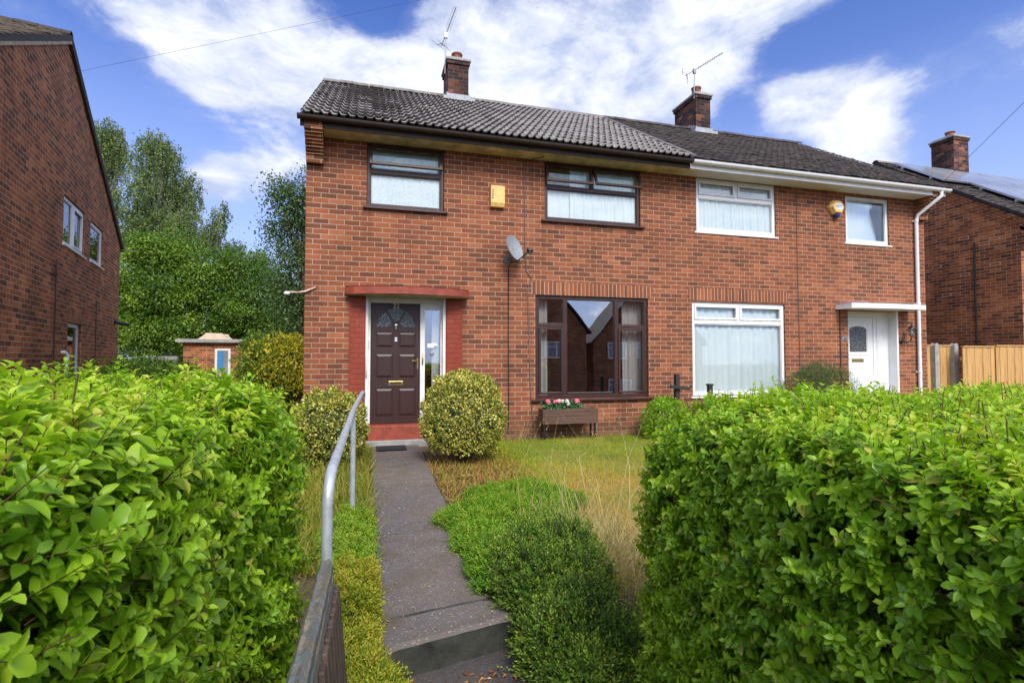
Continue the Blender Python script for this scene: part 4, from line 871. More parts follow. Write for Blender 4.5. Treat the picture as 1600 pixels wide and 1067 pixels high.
q = MB(); q.prism(hx, YF-.06, YF-.001, 'y'); vs = [(a,YF-.06,b) for a,b in hx]+[(a,YF-.115,b) for a,b in hi_]; q.faces(vs, [(i,(i+1)%6,6+(i+1)%6,6+i) for i in range(6)]+[tuple(range(6,12))]); q.build('housing', M['yellow'], AB, bevel=.005)
q = MB(); q.prism([(9.44,4.46),(9.455,4.445),(9.605,4.445),(9.62,4.46),(9.62,4.55),(9.605,4.565),(9.455,4.565),(9.44,4.55)], YF-.119, YF-.1155, 'y'); bd = q.build('badge', M['white'], AB)
text_mesh('badge_letters', 'ADT', .085, (9.53, YF-.1205, 4.505), FACE, M['blue'], bd, .001)
q = MB(); q.lathe([(.0,0),(.03,.0),(.055,.03),(.06,.07),(.06,.075)], (9.53, YF-.065, 4.275), 16); q.build('strobe', M['blue'], AB)
WLm = thing('wall_lamp', 'black lantern wall lamp on the brick beside the white front door', 'wall lamp', (11.40,YF,1.6))
q = MB(); q.lathe([(0,0),(.06,0),(.055,.015),(.02,.025)], (11.28,YF-.001,1.70), 14, (0,-1,0)); q.tube([(11.28,YF-.02,1.70),(11.31,YF-.10,1.66),(11.36,YF-.16,1.70),(11.38,YF-.17,1.78)], .014, 8); q.build('bracket', M['black'], WLm)
lc = (11.39,YF-.17)
q = MB(); q.lathe([(.0,1.79),(.045,1.79),(.05,1.80),(.045,1.81)], (*lc,0), 6); q.lathe([(.075,1.97),(.07,1.99),(.03,2.03),(.012,2.05),(.014,2.07),(0,2.08)], (*lc,0), 6)
for k in range(6):
    a = 2*PI*k/6; q.tube([(lc[0]+.042*math.cos(a),lc[1]+.042*math.sin(a),1.80),(lc[0]+.068*math.cos(a),lc[1]+.068*math.sin(a),1.975)], .005, 5)
q.build('lantern_frame', M['black'], WLm)
q = MB(); q.lathe([(.038,1.81),(.062,1.97)], (*lc,0), 6); q.build('lantern_glass', M['glass_n'], WLm); q = MB(); q.sphere((lc[0],lc[1],1.88), .022, 6, (1,1,1.5)); q.build('bulb', M['white'], WLm)
WB = thing('wall_bracket', 'rusty pale bracket sticking out from the left corner of the brown-windowed house', 'bracket', (-.95,YF,2.35))
q = MB(); q.tube([(-.78,YF-.012,2.44),(-.93,YF-.02,2.37),(-1.02,YF-.03,2.35)], .017, 8); q.tube([(-1.02,YF-.03,2.35),(-1.22,YF-.02,2.35)], .014, 8); q.build('arm', plain('rusty_white_paint', (.60,.44,.40), .7, .3, 14, .4, c2=(.30,.12,.08)), WB); q = MB(); q.sphere((-1.20,YF-.02,2.33), .04, 6, (1.3,1,.8)); q.build('end_cap', M['white_old'], WB)
def aerial(label, x, y, z0, z1, bdir, bl):
    t = thing('tv_aerial', label, 'aerial', (x,y,z0)); q = MB(); q.tube([(x,y,z0),(x+.02,y,z1)], .014, 8); q.build('mast', M['aer'], t)
    b = Vector(bdir).normalized(); h = Vector((x+.02,y,z1)); s_ = b.cross(Vector((0,0,1))).normalized()
    q = MB(); q.tube([h-b*.28, h+b*bl], .010, 6); q.build('boom', M['aer'], t)
    q = MB()
    for i in range(11): c = h+b*(.12+(bl-.16)*i/10); q.tube([c-s_*.09, c+s_*.09], .004, 4)
    q.build('directors', M['aer'], t)
    q = MB(); u_ = b.cross(s_); c = h-b*.22
    for k in (-1, 1): q.tube([c+u_*.02*k, c+u_*.17*k-b*.06], .007, 5); q.tube([c+u_*.14*k-s_*.2-b*.05, c+u_*.14*k+s_*.2-b*.05], .005, 4)
    q.tube([c-s_*.2, c+s_*.2], .005, 4); q.box(h.x-.04, h.x+.04, h.y-.03, h.y+.03, h.z-.09, h.z+.03); q.build('reflector', M['aer'], t)
    for zc in (.05, .25): q = MB(); q.tube([(x,y,z0+zc),(x+.12,y+.05,z0+zc)], .012, 6); q.build('chimney_clamp', M['black'], t)
aerial('TV aerial on the left-hand chimney, its boom pointing steeply up to the right', 1.72, 12.1, 8.0, 8.95, (.30,-.35,.80), .62)
aerial('TV aerial on the right-hand chimney, its long boom pointing up to the right', 8.38, 12.0, 8.25, 9.03, (.72,-.45,.42), .80)
A_ = Vector((-3.36,6,zr(2.56))); B_ = Vector((-.33,6,zr(3.78)))
wire('telephone_wire', 'overhead wire rising from the left house across the upper left sky', [A_+(B_-A_)*k for k in (-.9,-.4,0,.5,1,1.6,2.4)], .0012, M['cable'], 'wire')
wire('telephone_wire', 'overhead wire rising to the right edge from the roof with solar panels', [(15.48,11.1,zr(4.63)+.05),(13.0,7.0,zr(4.63)+.95),(11.2,4.0,zr(4.63)+1.6)], .005, M['cable'], 'wire')

# ------------------------------------------------------------------ doormat, handrail, gate, planter
q = MB(); q.box(.155, .60, 8.06, 8.44, pz(8.3)+.006, pz(8.2)+.022); tag(q.build('doormat', M['mat'], bevel=.004), 'small black rubber doormat in front of the red step', 'doormat')
HRL = thing('handrail', 'galvanised tube handrail bending along the left side of the front path', 'handrail', (-.12,4,-.1))
q = MB(); bz = zr(-.455)
pts = [(-.143,2.19,-.22),(-.143,2.19,bz-.12)]+[(-.143+.002*i, 2.19+.13*(1-math.cos(PI/2*i/6)), bz-.12+.125*math.sin(PI/2*i/6)) for i in range(1,7)]+[(-.10,4.6,zr(-.425)),(-.04,6.5,zr(-.395)),(-.028,6.62,zr(-.41)),(-.026,6.64,zr(-.47))]
q.tube(pts, .0215, 16); q.build('rail', M['galv'], HRL)
for y, x in ((4.55,-.10),):
    q = MB(); q.tube([(x,y,-.22),(x,y,zr(-.45))], .0205, 14); q.tube([(x,y,zr(-.47)),(x,y,zr(-.455))], .03, 14); q.build('post', M['galv'], HRL)
for y in (2.62, 3.3):
    q = MB(); q.tube([(-.141+.018*(y-2.3),y,zr(-.455)+.0145*(y-2.2)-.005),(-.141+.018*(y-2.3),y+.008,zr(-.455)+.0145*(y-2.2)-.005)], .0222, 16); q.build('joint', M['aer'], HRL)
GT = thing('garden_gate', 'old dark wooden garden gate with flaking top rail, swung open against the left hedge', 'gate', (-.14,1.6,-.38))
GM = Matrix.Translation((-.135,2.06,0)) @ Matrix.Rotation(R(-1.2),4,'Z') @ Matrix.Translation((0,0,zr(-.74))) @ Matrix.Rotation(R(-5),4,'Y') @ Matrix.Translation((0,0,-zr(-.74)))
tz = zr(-.74)
bm_ = MB(); n_ = 44
prof = []
rr = random.Random(3)
for i in range(n_+1):      # weathered coping: each station a jittered cross-section
    y = -1.05*i/n_; j = lambda s=.004: rr.uniform(-s, s)
    prof.append([(-.022+j(.002),y,tz-.045+j(.002)),(.020+j(.002),y,tz-.048+j(.002)),(.023+j(.002),y,tz-.012+j(.002)),(.011+j(.002),y,tz+.007+j(.003)),(-.003+j(.002),y,tz+.002+j(.003)),(-.013+j(.002),y,tz+.008+j(.003)),(-.024+j(.002),y,tz-.008+j(.002))])
vs = [p for s_ in prof for p in s_]; fs = [(i*7+k, i*7+(k+1)%7, (i+1)*7+(k+1)%7, (i+1)*7+k) for i in range(n_) for k in range(7)]+[tuple(range(7)), tuple(range(n_*7+6, n_*7-1, -1))]
bm_.faces(vs, fs); bm_.xf(GM).build('top_rail', M['oldwood'], GT)
q = MB(); q.box(-.02, .022, -1.05, 0, tz-.14, tz-.049); q.xf(GM).build('upper_brace', M['oldwood'], GT, bevel=.006)
q = MB(); q.box(-.02, .022, -1.05, 0, .0-.30, -.22); q.xf(GM).build('lower_rail', M['oldwood'], GT, bevel=.006)
for i in range(13):
    q = MB(); y = -.012-i*.083; q.box(.0225, .040, y-.052, y, -.36, tz-.085-rr.uniform(0,.01)); q.xf(GM).build('bar', M['gatebar'], GT, bevel=.004)
PL = thing('planter', 'dark timber trough planter on thin legs below the big brown window', 'planter', (3.37,8.6,0))
x0, x1, y0, y1, z0, z1 = 2.86, 3.86, 8.36, 8.62, .21, .465
q = MB()
for a, b in ((y0,y0+.02),(y1-.02,y1)):
    for k in range(2): q.box(x0+.021, x1-.021, a, b, z0+k*.129, z0+k*.129+.124)
for a, b in ((x0,x0+.02),(x1-.02,x1)): q.box(a, b, y0, y1, z0, z1-.003)
q.box(x0+.02, x1-.02, y0+.02, y1-.02, z0+.01, z1-.06); q.build('trough', M['trough'], PL, bevel=.003)
for x in (x0+.03, x1-.06):
    for y in (y0+.03, y1-.06): q = MB(); q.box(x, x+.03, y, y+.03, -.04, z0-.001); q.build('leg', M['black'], PL)
# ------------------------------------------------------------------ planting
def col(*a): return a
M['privet'] = leafmat('privet_leaf', [(0,(.10,.22,.012)),(.3,(.20,.38,.018)),(.6,(.33,.52,.024)),(.85,(.48,.62,.04)),(.95,(.60,.58,.10)),(1,(.5,.42,.10))], .38, .42, .45)
M['hedge_core'] = plain('shade_darkened_twigs', (.050,.055,.022), .95, .5, 14, .6, c2=(.03,.026,.014))  # twig brown darkened to stand in for the shade inside the foliage
M['beech'] = leafmat('garden_tree_leaf', [(0,(.035,.085,.014)),(.4,(.105,.21,.024)),(.75,(.22,.34,.035)),(1,(.36,.46,.06))], .45, .35)
M['birch'] = leafmat('birch_leaf', [(0,(.055,.095,.03)),(.5,(.14,.20,.05)),(1,(.26,.32,.09))], .45, .3)
M['darkleaf'] = leafmat('dark_tree_leaf', [(0,(.03,.065,.022)),(.5,(.075,.14,.035)),(1,(.16,.25,.06))], .45, .3)
M['varieg'] = leafmat('variegated_leaf', [(0,(.04,.085,.025)),(.35,(.09,.15,.025)),(.55,(.30,.33,.045)),(.8,(.58,.50,.08)),(1,(.68,.60,.18))], .4, .2)
M['golden'] = leafmat('golden_shrub_leaf', [(0,(.04,.09,.018)),(.45,(.10,.19,.025)),(.7,(.34,.38,.035)),(1,(.75,.62,.05))], .4, .3)
M['heather'] = leafmat('heather_leaf', [(0,(.045,.11,.014)),(.4,(.12,.27,.02)),(.75,(.26,.43,.03)),(1,(.42,.38,.05))], .6, .25, .2)
M['heather_y'] = leafmat('golden_heather_leaf', [(0,(.07,.13,.012)),(.4,(.20,.28,.02)),(.75,(.38,.40,.035)),(1,(.52,.38,.05))], .6, .25, .2)
M['yew'] = leafmat('dark_shrub_leaf', [(0,(.035,.085,.014)),(.4,(.085,.18,.02)),(.7,(.20,.34,.03)),(1,(.36,.46,.05))], .5, .2, .3)
M['grass'] = leafmat('lawn_grass', [(0,(.16,.27,.018)),(.35,(.33,.40,.028)),(.6,(.52,.41,.05)),(.8,(.57,.34,.07)),(1,(.66,.48,.16))], .6, .3, .2)
M['straw'] = leafmat('dry_grass', [(0,(.36,.28,.10)),(1,(.68,.58,.28))], .6, .3, .2)
M['litter'] = leafmat('dead_leaves', [(0,(.10,.04,.02)),(.5,(.28,.12,.05)),(.8,(.42,.26,.10)),(1,(.50,.45,.25))], .7, .1, .2)
M['weed'] = leafmat('weed_leaf', [(0,(.09,.15,.02)),(.4,(.22,.28,.03)),(.7,(.40,.33,.06)),(1,(.45,.20,.07))], .6, .25, .2)
M['stick'] = leafmat('twigs_brown', [(0,(.05,.028,.016)),(1,(.17,.10,.045))], .8, .0, .2)

def box_samples(n, x0, x1, y0, y1, z0, z1, r, dens=None, faces='TLRFB'):
    """points on a rounded box with outward normals, spread by area"""
    A = {'T':(x1-x0)*(y1-y0), 'L':(y1-y0)*(z1-z0), 'R':(y1-y0)*(z1-z0), 'F':(x1-x0)*(z1-z0), 'B':(x1-x0)*(z1-z0)}
    w = np.array([A[f]*(dens or {}).get(f, 1) for f in faces]); w /= w.sum(); f = RNG.choice(len(faces), n, p=w); a = RNG.random(n); b = RNG.random(n)
    P = np.empty((n,3)); 
    for k, c in enumerate(faces):
        m = f == k
        if c == 'T': P[m] = np.stack([x0+(x1-x0)*a[m], y0+(y1-y0)*b[m], np.full(m.sum(), z1)], 1)
        if c in 'LR': P[m] = np.stack([np.full(m.sum(), x0 if c == 'L' else x1), y0+(y1-y0)*a[m], z0+(z1-z0)*b[m]], 1)
        if c in 'FB': P[m] = np.stack([x0+(x1-x0)*a[m], np.full(m.sum(), y0 if c == 'F' else y1), z0+(z1-z0)*b[m]], 1)
    q = np.clip(P, [x0+r,y0+r,z0-9], [x1-r,y1-r,z1-r]); nn = unit(P-q); return q+nn*r, nn
def bumps(P, amp, f=5.0, seed=0):
    return amp*(np.sin(P[:,0]*f+seed)*np.cos(P[:,1]*f*1.3+seed*2)+.7*np.sin(P[:,2]*f*1.6+P[:,0]*f*.7+seed)*np.cos(P[:,1]*f*2.1)+.5*np.sin(P[:,0]*f*2.7+P[:,2]*f*2.3))/1.6
def hedge(name, label, x0, x1, y0, y1, z0, z1, shear, sx, nsh, seed, keep, ztop):
    """privet hedge: thousands of leafy shoots over a twiggy core darkened as if in shade. shear = x shift per metre of y of the gateway face (sx: +1 if that face is at x1)"""
    t = thing(name, label, 'hedge', ((x0+x1)/2, (y0+y1)/2, -.4)); org = np.array(t.location)
    def warp(P):
        P = P.copy(); w = np.clip((P[:,0]-x0)/(x1-x0), 0, 1); w = w if sx > 0 else 1-w
        P[:,0] += shear*(P[:,1]-y1)*np.clip(w*3-2, 0, 1); P[:,0] -= sx*(.17 if sx < 0 else .03)*np.clip((P[:,2]-(z1-.32))/.32, 0, 1)**2*np.clip(w*3-2, 0, 1)*np.clip((P[:,1]-1.0)/.8, 0, 1); P[:,2] += ztop(P[:,0])*np.clip((P[:,2]-z0)/(z1-z0), 0, 1); return P
    # core
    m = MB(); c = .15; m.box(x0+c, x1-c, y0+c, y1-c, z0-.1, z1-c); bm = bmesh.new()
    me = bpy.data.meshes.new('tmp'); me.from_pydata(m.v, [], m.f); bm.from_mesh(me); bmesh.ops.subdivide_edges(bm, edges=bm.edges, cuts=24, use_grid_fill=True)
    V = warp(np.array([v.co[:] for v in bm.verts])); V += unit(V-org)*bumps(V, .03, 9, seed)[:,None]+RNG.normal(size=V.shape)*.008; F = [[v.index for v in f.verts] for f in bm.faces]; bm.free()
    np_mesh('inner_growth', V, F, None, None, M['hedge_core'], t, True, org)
    P, n = box_samples(nsh, x0, x1, y0, y1, z0, z1, .13, {'T':1.5, 'F':.75, 'B':.6, 'L':1.35 if sx < 0 else .4, 'R':1.35 if sx > 0 else .4})
    P = warp(P); P += n*bumps(P, .035, 6, seed)[:,None]
    top = np.clip(n[:,2], 0, 1)
    # hollows where the twigs show
    hol = bumps(P, 1, 3.1, seed+3) > 1.08
    P -= n*(RNG.random(len(P))**1.5*.13+hol*.10)[:,None]
    D = unit(n*.8+np.array([0,0,.55])*(.4+top[:,None])+rnd(len(P), .42))
    Ls = RNG.uniform(.045,.105,len(P))*(1+.5*top*(RNG.random(len(P))>.96))
    k_ = keep(P+D*Ls[:,None]*.7) & keep(P); P, n, D, Ls, top = P[k_], n[k_], D[k_], Ls[k_], top[k_]
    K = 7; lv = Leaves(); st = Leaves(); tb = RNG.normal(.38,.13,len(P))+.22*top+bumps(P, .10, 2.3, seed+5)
    u = unit(np.cross(D, rnd(len(P)))); w = np.cross(D, u)
    size = RNG.uniform(.70,1.30,len(P))
    curve = rnd(len(P), .12)
    for k in range(K):
        s = (k+.6)/K; B = P+D*(Ls*s)[:,None]+curve*(Ls*s*s)[:,None]; a = k*PI/2+RNG.normal(size=len(P))*.35
        for sg in (1, -1):
            pd = (u*np.cos(a)[:,None]+w*np.sin(a)[:,None])*sg
            Td = unit(pd*.95+D*(.35+.45*s)+rnd(len(P), .16)); Nn = unit(D*.95-pd*.35+np.array([0,0,.35])+rnd(len(P), .2))
            L = .0350*size*(1-.45*max(0, s-.45)/.55)*RNG.uniform(.8,1.18,len(P)); tn = tb+.28*max(0, s-.5)+RNG.normal(size=len(P))*.06
            sick = RNG.random(len(P)) < .02; tn = np.where(sick, .97, tn)
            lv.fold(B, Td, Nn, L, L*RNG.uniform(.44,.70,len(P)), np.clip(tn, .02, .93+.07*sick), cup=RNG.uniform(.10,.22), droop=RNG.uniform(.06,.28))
    st.stem(P-D*.04, P+D*Ls[:,None]+curve*Ls[:,None], .0016, RNG.random(len(P)))
    # older twigs inside
    nt_ = nsh//9; Pt, nn = box_samples(nt_, x0+.08, x1-.08, y0+.08, y1-.08, z0, z1-.07, .1); Pt = warp(Pt); Dt = unit(nn*.5+np.array([0,0,.7])+rnd(nt_, .5)); E_ = Pt+Dt*RNG.uniform(.08,.2,nt_)[:,None]
    kk = keep(E_) & keep(Pt); st.stem((Pt-Dt*.12)[kk], E_[kk], .003, RNG.random(kk.sum()))
    lv.build('leaves', M['privet'], t, org); st.build('twigs', M['stick'], t, org); return t
hedge('privet_hedge', 'large-leaved green privet hedge filling the lower left, behind the open gate', -3.0, -.265, .34, 2.27, -.4, 1.185, .07, 1, 16500, 1.0,
      lambda P: (P[:,0] < -.185-.10*np.clip(1.6-P[:,1],0,2)) & (P[:,0] > -4.3), lambda x: .02*np.clip(-x-.4, 0, 1)-.02)
hedge('privet_hedge', 'large-leaved green privet hedge filling the lower right, in front of the white-windowed house', 1.205, 5.5, .42, 2.12, -.4, 1.085, .14, -1, 28500, 2.0,
      lambda P: P[:,0]+.0*P[:,1] > .80+.12*P[:,1], lambda x: .0*x)

def shrub(name, label, c, rad, n, leafL, ratio, mat, cat='shrub', tone=(.5,.2), holes=.1, up=.4, flat=.0, lumps=.12, seed=0, kind='fold', depth=.16, fmt='quad', group=None, trunk=True, core=True):
    t = thing(name, label, cat, (c[0], c[1], float(gz(c[0], c[1]))), 0, group); org = np.array(t.location)
    d = unit(rnd(n)); d[:,2] = np.where(d[:,2] < -.72, -d[:,2], d[:,2]); r = np.array(rad)
    lum = 1+bumps(d*2.2, lumps, 2.6, seed)
    ins = 1-RNG.random(n)**2.2*depth; P = np.array(c)+d*r*(lum*ins)[:,None]
    ok = (P[:,2] > gz(P[:,0], P[:,1])+.02) & (bumps(d*2, 1, 4.2, seed+9) < 1.0-holes*3*RNG.random(n)); P = P[ok]; d = d[ok]; n = len(P)
    lv = Leaves(); T = unit(d*.7+np.array([0,0,up])+rnd(n, .65)); Nn = unit(d+rnd(n, .5)+np.array([0,0,.3])); L = leafL*RNG.uniform(.65,1.25,n)
    tn = RNG.normal(tone[0], tone[1], n)+bumps(P, .12, 7, seed)
    getattr(lv, fmt)(P, T, Nn, L, L*ratio, np.clip(tn, 0, 1))
    stray = None
    if name == 'variegated_shrub':      # stray shoots that escaped the shears
        m = 110; d2 = unit(rnd(m)); d2[:,2] = np.abs(d2[:,2]); lum2 = 1+bumps(d2*2.2, lumps, 2.6, seed); A = np.array(c)+d2*r*(lum2*.88)[:,None]; D2 = unit(d2+rnd(m,.35)+np.array([0,0,.3])); Lg = RNG.uniform(.06,.15,m); stray = (A, A+D2*Lg[:,None])
        for k in range(6): lv.quad(A+D2*(Lg*(.3+.7*k/6))[:,None], unit(D2+rnd(m,.9)), unit(rnd(m)), RNG.uniform(.02,.034,m), RNG.uniform(.012,.02,m), np.clip(RNG.normal(.6,.2,m),0,1))
    lv.build('foliage', mat, t, org)
    if core:
        q = MB(); q.sphere((0,0,0), 1, 14); V = np.array(q.v)*r*(1-depth-.06)*(1+bumps(np.array(q.v)*2.2, lumps, 2.6, seed))[:,None]+np.array(c); V[:,2] = np.maximum(V[:,2], gz(V[:,0],V[:,1])+.04)
        np_mesh('inner_growth', V, q.f, None, None, M['hedge_core'], t, True, org)
    if trunk:
        st = Leaves(); m = 26; a = np.tile(np.array([c[0],c[1],float(gz(c[0],c[1]))-.05]), (m,1))+rnd(m, .05)*np.array([1,1,0]); b = np.array(c)+unit(rnd(m)+np.array([0,0,-.3]))*r*RNG.uniform(.6,.97,m)[:,None]; b[:,2] = np.maximum(b[:,2], a[:,2]+.1); st.stem(a, b, .012, RNG.random(m))
        if stray: st.stem(stray[0], stray[1], .002, RNG.random(len(stray[0])))
        st.build('stems', M['stick'], t, org)
    return t
# clipped variegated balls by the door
shrub('variegated_shrub', 'smaller clipped yellow-green variegated bush left of the front door, behind the handrail', (-.46,7.15,.40), (.47,.46,.50), 12000, .038, .58, M['varieg'], tone=(.60,.24), lumps=.13, seed=1, depth=.20)
shrub('variegated_shrub', 'larger round clipped yellow-green variegated bush right of the front door', (1.29,7.15,.50), (.57,.52,.61), 18500, .038, .58, M['varieg'], tone=(.66,.22), lumps=.13, seed=2, depth=.18)
shrub('low_shrub', 'rounded mid-green shrub under the right corner of the big brown window', (5.08,8.2,.14), (.44,.36,.48), 6000, .045, .5, M['privet'], tone=(.4,.16), seed=3, depth=.3)
shrub('heath_bush', 'dark wispy heath bush below the white-framed ground floor window', (8.35,8.1,.45), (.85,.5,.72), 17000, .075, .07, M['darkleaf'], tone=(.45,.2), lumps=.16, seed=4, up=1.1, depth=.35)
shrub('golden_shrub', 'tall loose shrub with golden yellow tips between the brick shed and the house corner', (-2.15,14.1,.80), (.82,.8,.98), 15000, .085, .5, M['golden'], tone=(.56,.22), lumps=.22, seed=5, depth=.4)
gs = shrub('golden_shrub', 'bright yellow-topped upright shrub against the left corner of the house, right of the shed', (-1.75,13.6,1.05), (.62,.55,.80), 8000, .08, .5, M['golden'], tone=(.82,.2), lumps=.2, seed=6, depth=.4)
shrub('loose_shrub', 'pale green airy shrub overlapping the right end of the brick shed', (-2.85,15.4,.95), (.48,.5,1.0), 4000, .09, .45, M['beech'], tone=(.6,.2), lumps=.25, seed=7, depth=.5)
shrub('spreading_shrub', 'low feathery green shrub just above the left hedge, beside the left house', (-4.1,11.6,.55), (1.2,.8,.75), 11000, .07, .3, M['beech'], tone=(.35,.2), lumps=.16, seed=8, depth=.4)
shrub('spreading_shrub', 'second low green shrub behind the left hedge, nearer the shed', (-2.75,10.6,.35), (.75,.7,.66), 7000, .06, .35, M['golden'], tone=(.42,.18), lumps=.18, seed=9, depth=.4)

# ---- trees
def tree(name, label, x, y, h, tr, lobes, n, L, ratio, mat, tone, bark, style='broad', clus=26, sig=.32, seed=0, stems=None, grp=None):
    z0 = float(gz(x, y)); t = thing(name, label, 'tree', (x, y, z0), 0, grp); org = np.array(t.location); rr = random.Random(seed)
    q = MB(); top = Vector((x+rr.uniform(-.3,.3), y, h*.86)); base = Vector((x, y, z0-.1)); k = 7
    for sx, sh in (stems or [(0,0)]):
        pts = [base.lerp(top+Vector((sh,0,0)), i/k)+Vector((sx*(1-i/k)+rr.uniform(-.12,.12)*(i>0), rr.uniform(-.12,.12), 0)) for i in range(k+1)]; q.tube(pts, [tr*(1-.88*i/k) for i in range(k+1)], 9)
    q.build('trunk', bark, t)
    q = MB(); tips = []
    for (cx, cy, cz, rx, ry, rz) in lobes:
        for j in range(5):
            zs = rr.uniform(.35,.8); s0 = base.lerp(top, min(.95, max(.15, (cz-rz*.6-z0)/(top.z-z0))*zs+.1)); e = Vector((cx+rr.uniform(-.75,.75)*rx, cy+rr.uniform(-.75,.75)*ry, cz+rr.uniform(-.4,.85)*rz))
            md = s0.lerp(e, .5)+Vector((rr.uniform(-.2,.2),rr.uniform(-.2,.2),rr.uniform(0,.35))); q.tube([s0, md, e], [tr*.36, tr*.20, tr*.05], 6)
            for _ in range(2):
                e2 = md.lerp(e, rr.random())+Vector((rr.uniform(-.5,.5)*rx,rr.uniform(-.5,.5)*ry,rr.uniform(-.2,.5)*rz)); q.tube([md, e2], [tr*.13, tr*.03], 5)
    q.build('limbs', bark, t)
    vol = np.array([l[3]*l[4]*l[5] for l in lobes])**.72; nc = n//clus; li = RNG.choice(len(lobes), nc, p=vol/vol.sum()); lb = np.array(lobes)[li]
    d = unit(rnd(nc)); rad = RNG.random(nc)**.42; C = lb[:,:3]+d*lb[:,3:]*rad[:,None]*(1+bumps(d*2, .2, 3, seed)[:,None]); ct = RNG.normal(tone[0], tone[1], nc)
    lv = Leaves()
    if style == 'birch':
        for k in range(clus):
            s = k/clus; ln = RNG.uniform(.4,1.3,nc) if k == 0 else ln
            if k == 0: sw = rnd(nc, .22); sw[:,2] = 0
            P = C+np.array([0,0,-1])*(ln*s)[:,None]+sw*s+rnd(nc, .05+.02*(1-s)); T = unit(np.array([0,0,-1])+rnd(nc, .6)); lv.quad(P, T, unit(rnd(nc)), L*RNG.uniform(.6,1.2,nc), L*ratio*RNG.uniform(.7,1.2,nc), np.clip(ct+RNG.normal(size=nc)*.12, 0, 1))
    else:
        for k in range(clus):
            o_ = rnd(nc, sig)*np.array([1,1,.6]); P = C+o_; T = unit(o_*1.5+rnd(nc, .5)+np.array([0,0,-.2])); lv.quad(P, T, unit(rnd(nc, .6)+np.array([0,0,.9])+d*.5), L*RNG.uniform(.6,1.2,nc), L*ratio*RNG.uniform(.7,1.2,nc), np.clip(ct+RNG.normal(size=nc)*.12, 0, 1))
    lv.build('crown', mat, t, org); return t
def at(px_l, d, z):            # helper: place by bearing (tangent of the angle off the lens axis) and distance along it
    c_, s_ = math.cos(R(15.5)), math.sin(R(15.5)); l = px_l*d; return (l*c_+d*s_, -l*s_+d*c_, z)
def lobe(tx, d, zc, rx, ry, rz): a = at(tx, d, zc+EYE); return (a[0], a[1], a[2], rx, ry, rz)
dB = 32.0
bl = [lobe((p-800)/820, dB+dy, (560-yy)*dB/820, r*dB/820, r*dB/820*.9, rz*dB/820) for p, yy, r, rz, dy in
      [(235,250,38,50,0),(262,300,40,55,1),(215,310,34,52,-1),(285,290,26,48,1),(250,360,50,40,0),(205,370,40,40,1),(285,360,30,38,-1),(235,215,22,18,0),(262,225,18,20,1)]]
tb_ = at((245-800)/820, dB, 0)
tree('birch_tree', 'tall drooping birch tree, the broad one behind the left house', tb_[0], tb_[1], 15.6, .22, bl, 50000, .13, .66, M['birch'], (.45,.2), M['bark_birch'], 'birch', 24, seed=11)
bl = [lobe((p-800)/820, 34+dy, (560-yy)*34/820, r*34/820, r*34/820, rz*34/820) for p, yy, r, rz, dy in [(160,205,24,28,0),(172,235,20,34,0),(165,320,18,34,0),(150,270,26,50,1)]]
tb_ = at((158-800)/820, 34, 0)
tree('birch_tree', 'narrower birch crown showing between the left gable and the broad birch', tb_[0], tb_[1], 16.0, .18, bl, 20000, .13, .68, M['birch'], (.4,.2), M['bark_birch'], 'birch', 22, seed=12)
bl = [lobe((p-800)/820, 30+dy, (560-yy)*30/820, r*30/820, r*30/820, rz*30/820) for p, yy, r, rz, dy in [(335,345,15,30,0),(345,320,8,16,0),(322,370,18,26,0),(362,385,18,20,0)]]
tb_ = at((335-800)/820, 30, 0)
tree('birch_tree', 'thin wispy birch sapling rising above the bright green trees in the gap', tb_[0], tb_[1], 9.6, .07, bl, 5200, .13, .7, M['birch'], (.4,.2), M['bark_birch'], 'birch', 20, seed=13)
def lobes_px(d, L): return [lobe((p-800)/820, d+dy, (560-yy)*d/820, r*d/820, r*d/820, rz*d/820) for p, yy, r, rz, dy in L]
tb_ = at((250-800)/820, 24, 0)
tree('garden_tree', 'broad bright green tree in the centre of the gap beside the left house', tb_[0], tb_[1], 6.6, .2, lobes_px(24, [(225,400,38,38,0),(270,390,36,36,.6),(205,450,34,40,-.5),(250,460,50,44,0),(300,440,30,46,.5),(225,520,42,36,-.3),(290,520,36,34,.2),(195,505,28,38,0)]), 60000, .13, .62, M['beech'], (.50,.20), M['bark'], 'broad', 75, .26, seed=14)
tb_ = at((370-800)/820, 25.5, 0)
tree('garden_tree', 'slightly looser green tree between the bright tree and the house corner', tb_[0], tb_[1], 6.4, .16, lobes_px(25.5, [(350,420,30,36,0),(395,415,30,34,.5),(330,470,26,40,0),(375,480,42,44,-.4),(420,450,28,38,0),(350,530,34,26,0),(410,520,34,34,.4),(445,500,28,44,0)]), 46000, .125, .6, M['beech'], (.42,.20), M['bark'], 'broad', 70, .27, seed=15)
tb_ = at((478-800)/820, 20, 0)
tree('leafy_tree', 'dark open-branched tree half hidden by the left corner of the main house', tb_[0], tb_[1], 8.8, .17, lobes_px(20, [(440,300,26,30,0),(465,330,28,42,0),(432,360,20,30,0),(462,400,32,36,0),(440,450,28,40,0),(470,480,30,46,0),(445,540,28,26,0),(492,300,30,44,0)]), 17500, .115, .62, M['darkleaf'], (.5,.22), M['bark'], 'broad', 22, .26, seed=16)
tb_ = at((300-800)/820, 30, 0)
tree('garden_tree', 'dark green trees closing the view behind the brick shed', tb_[0], tb_[1], 5.4, .2, lobes_px(30, [(200,520,50,50,0),(270,510,60,60,1),(340,500,60,60,0),(410,500,60,66,1),(470,500,50,60,0),(240,570,60,40,0),(320,570,60,40,0),(400,570,60,40,0)]), 34000, .17, .7, M['darkleaf'], (.45,.2), M['bark'], 'broad', 26, .42, seed=17)
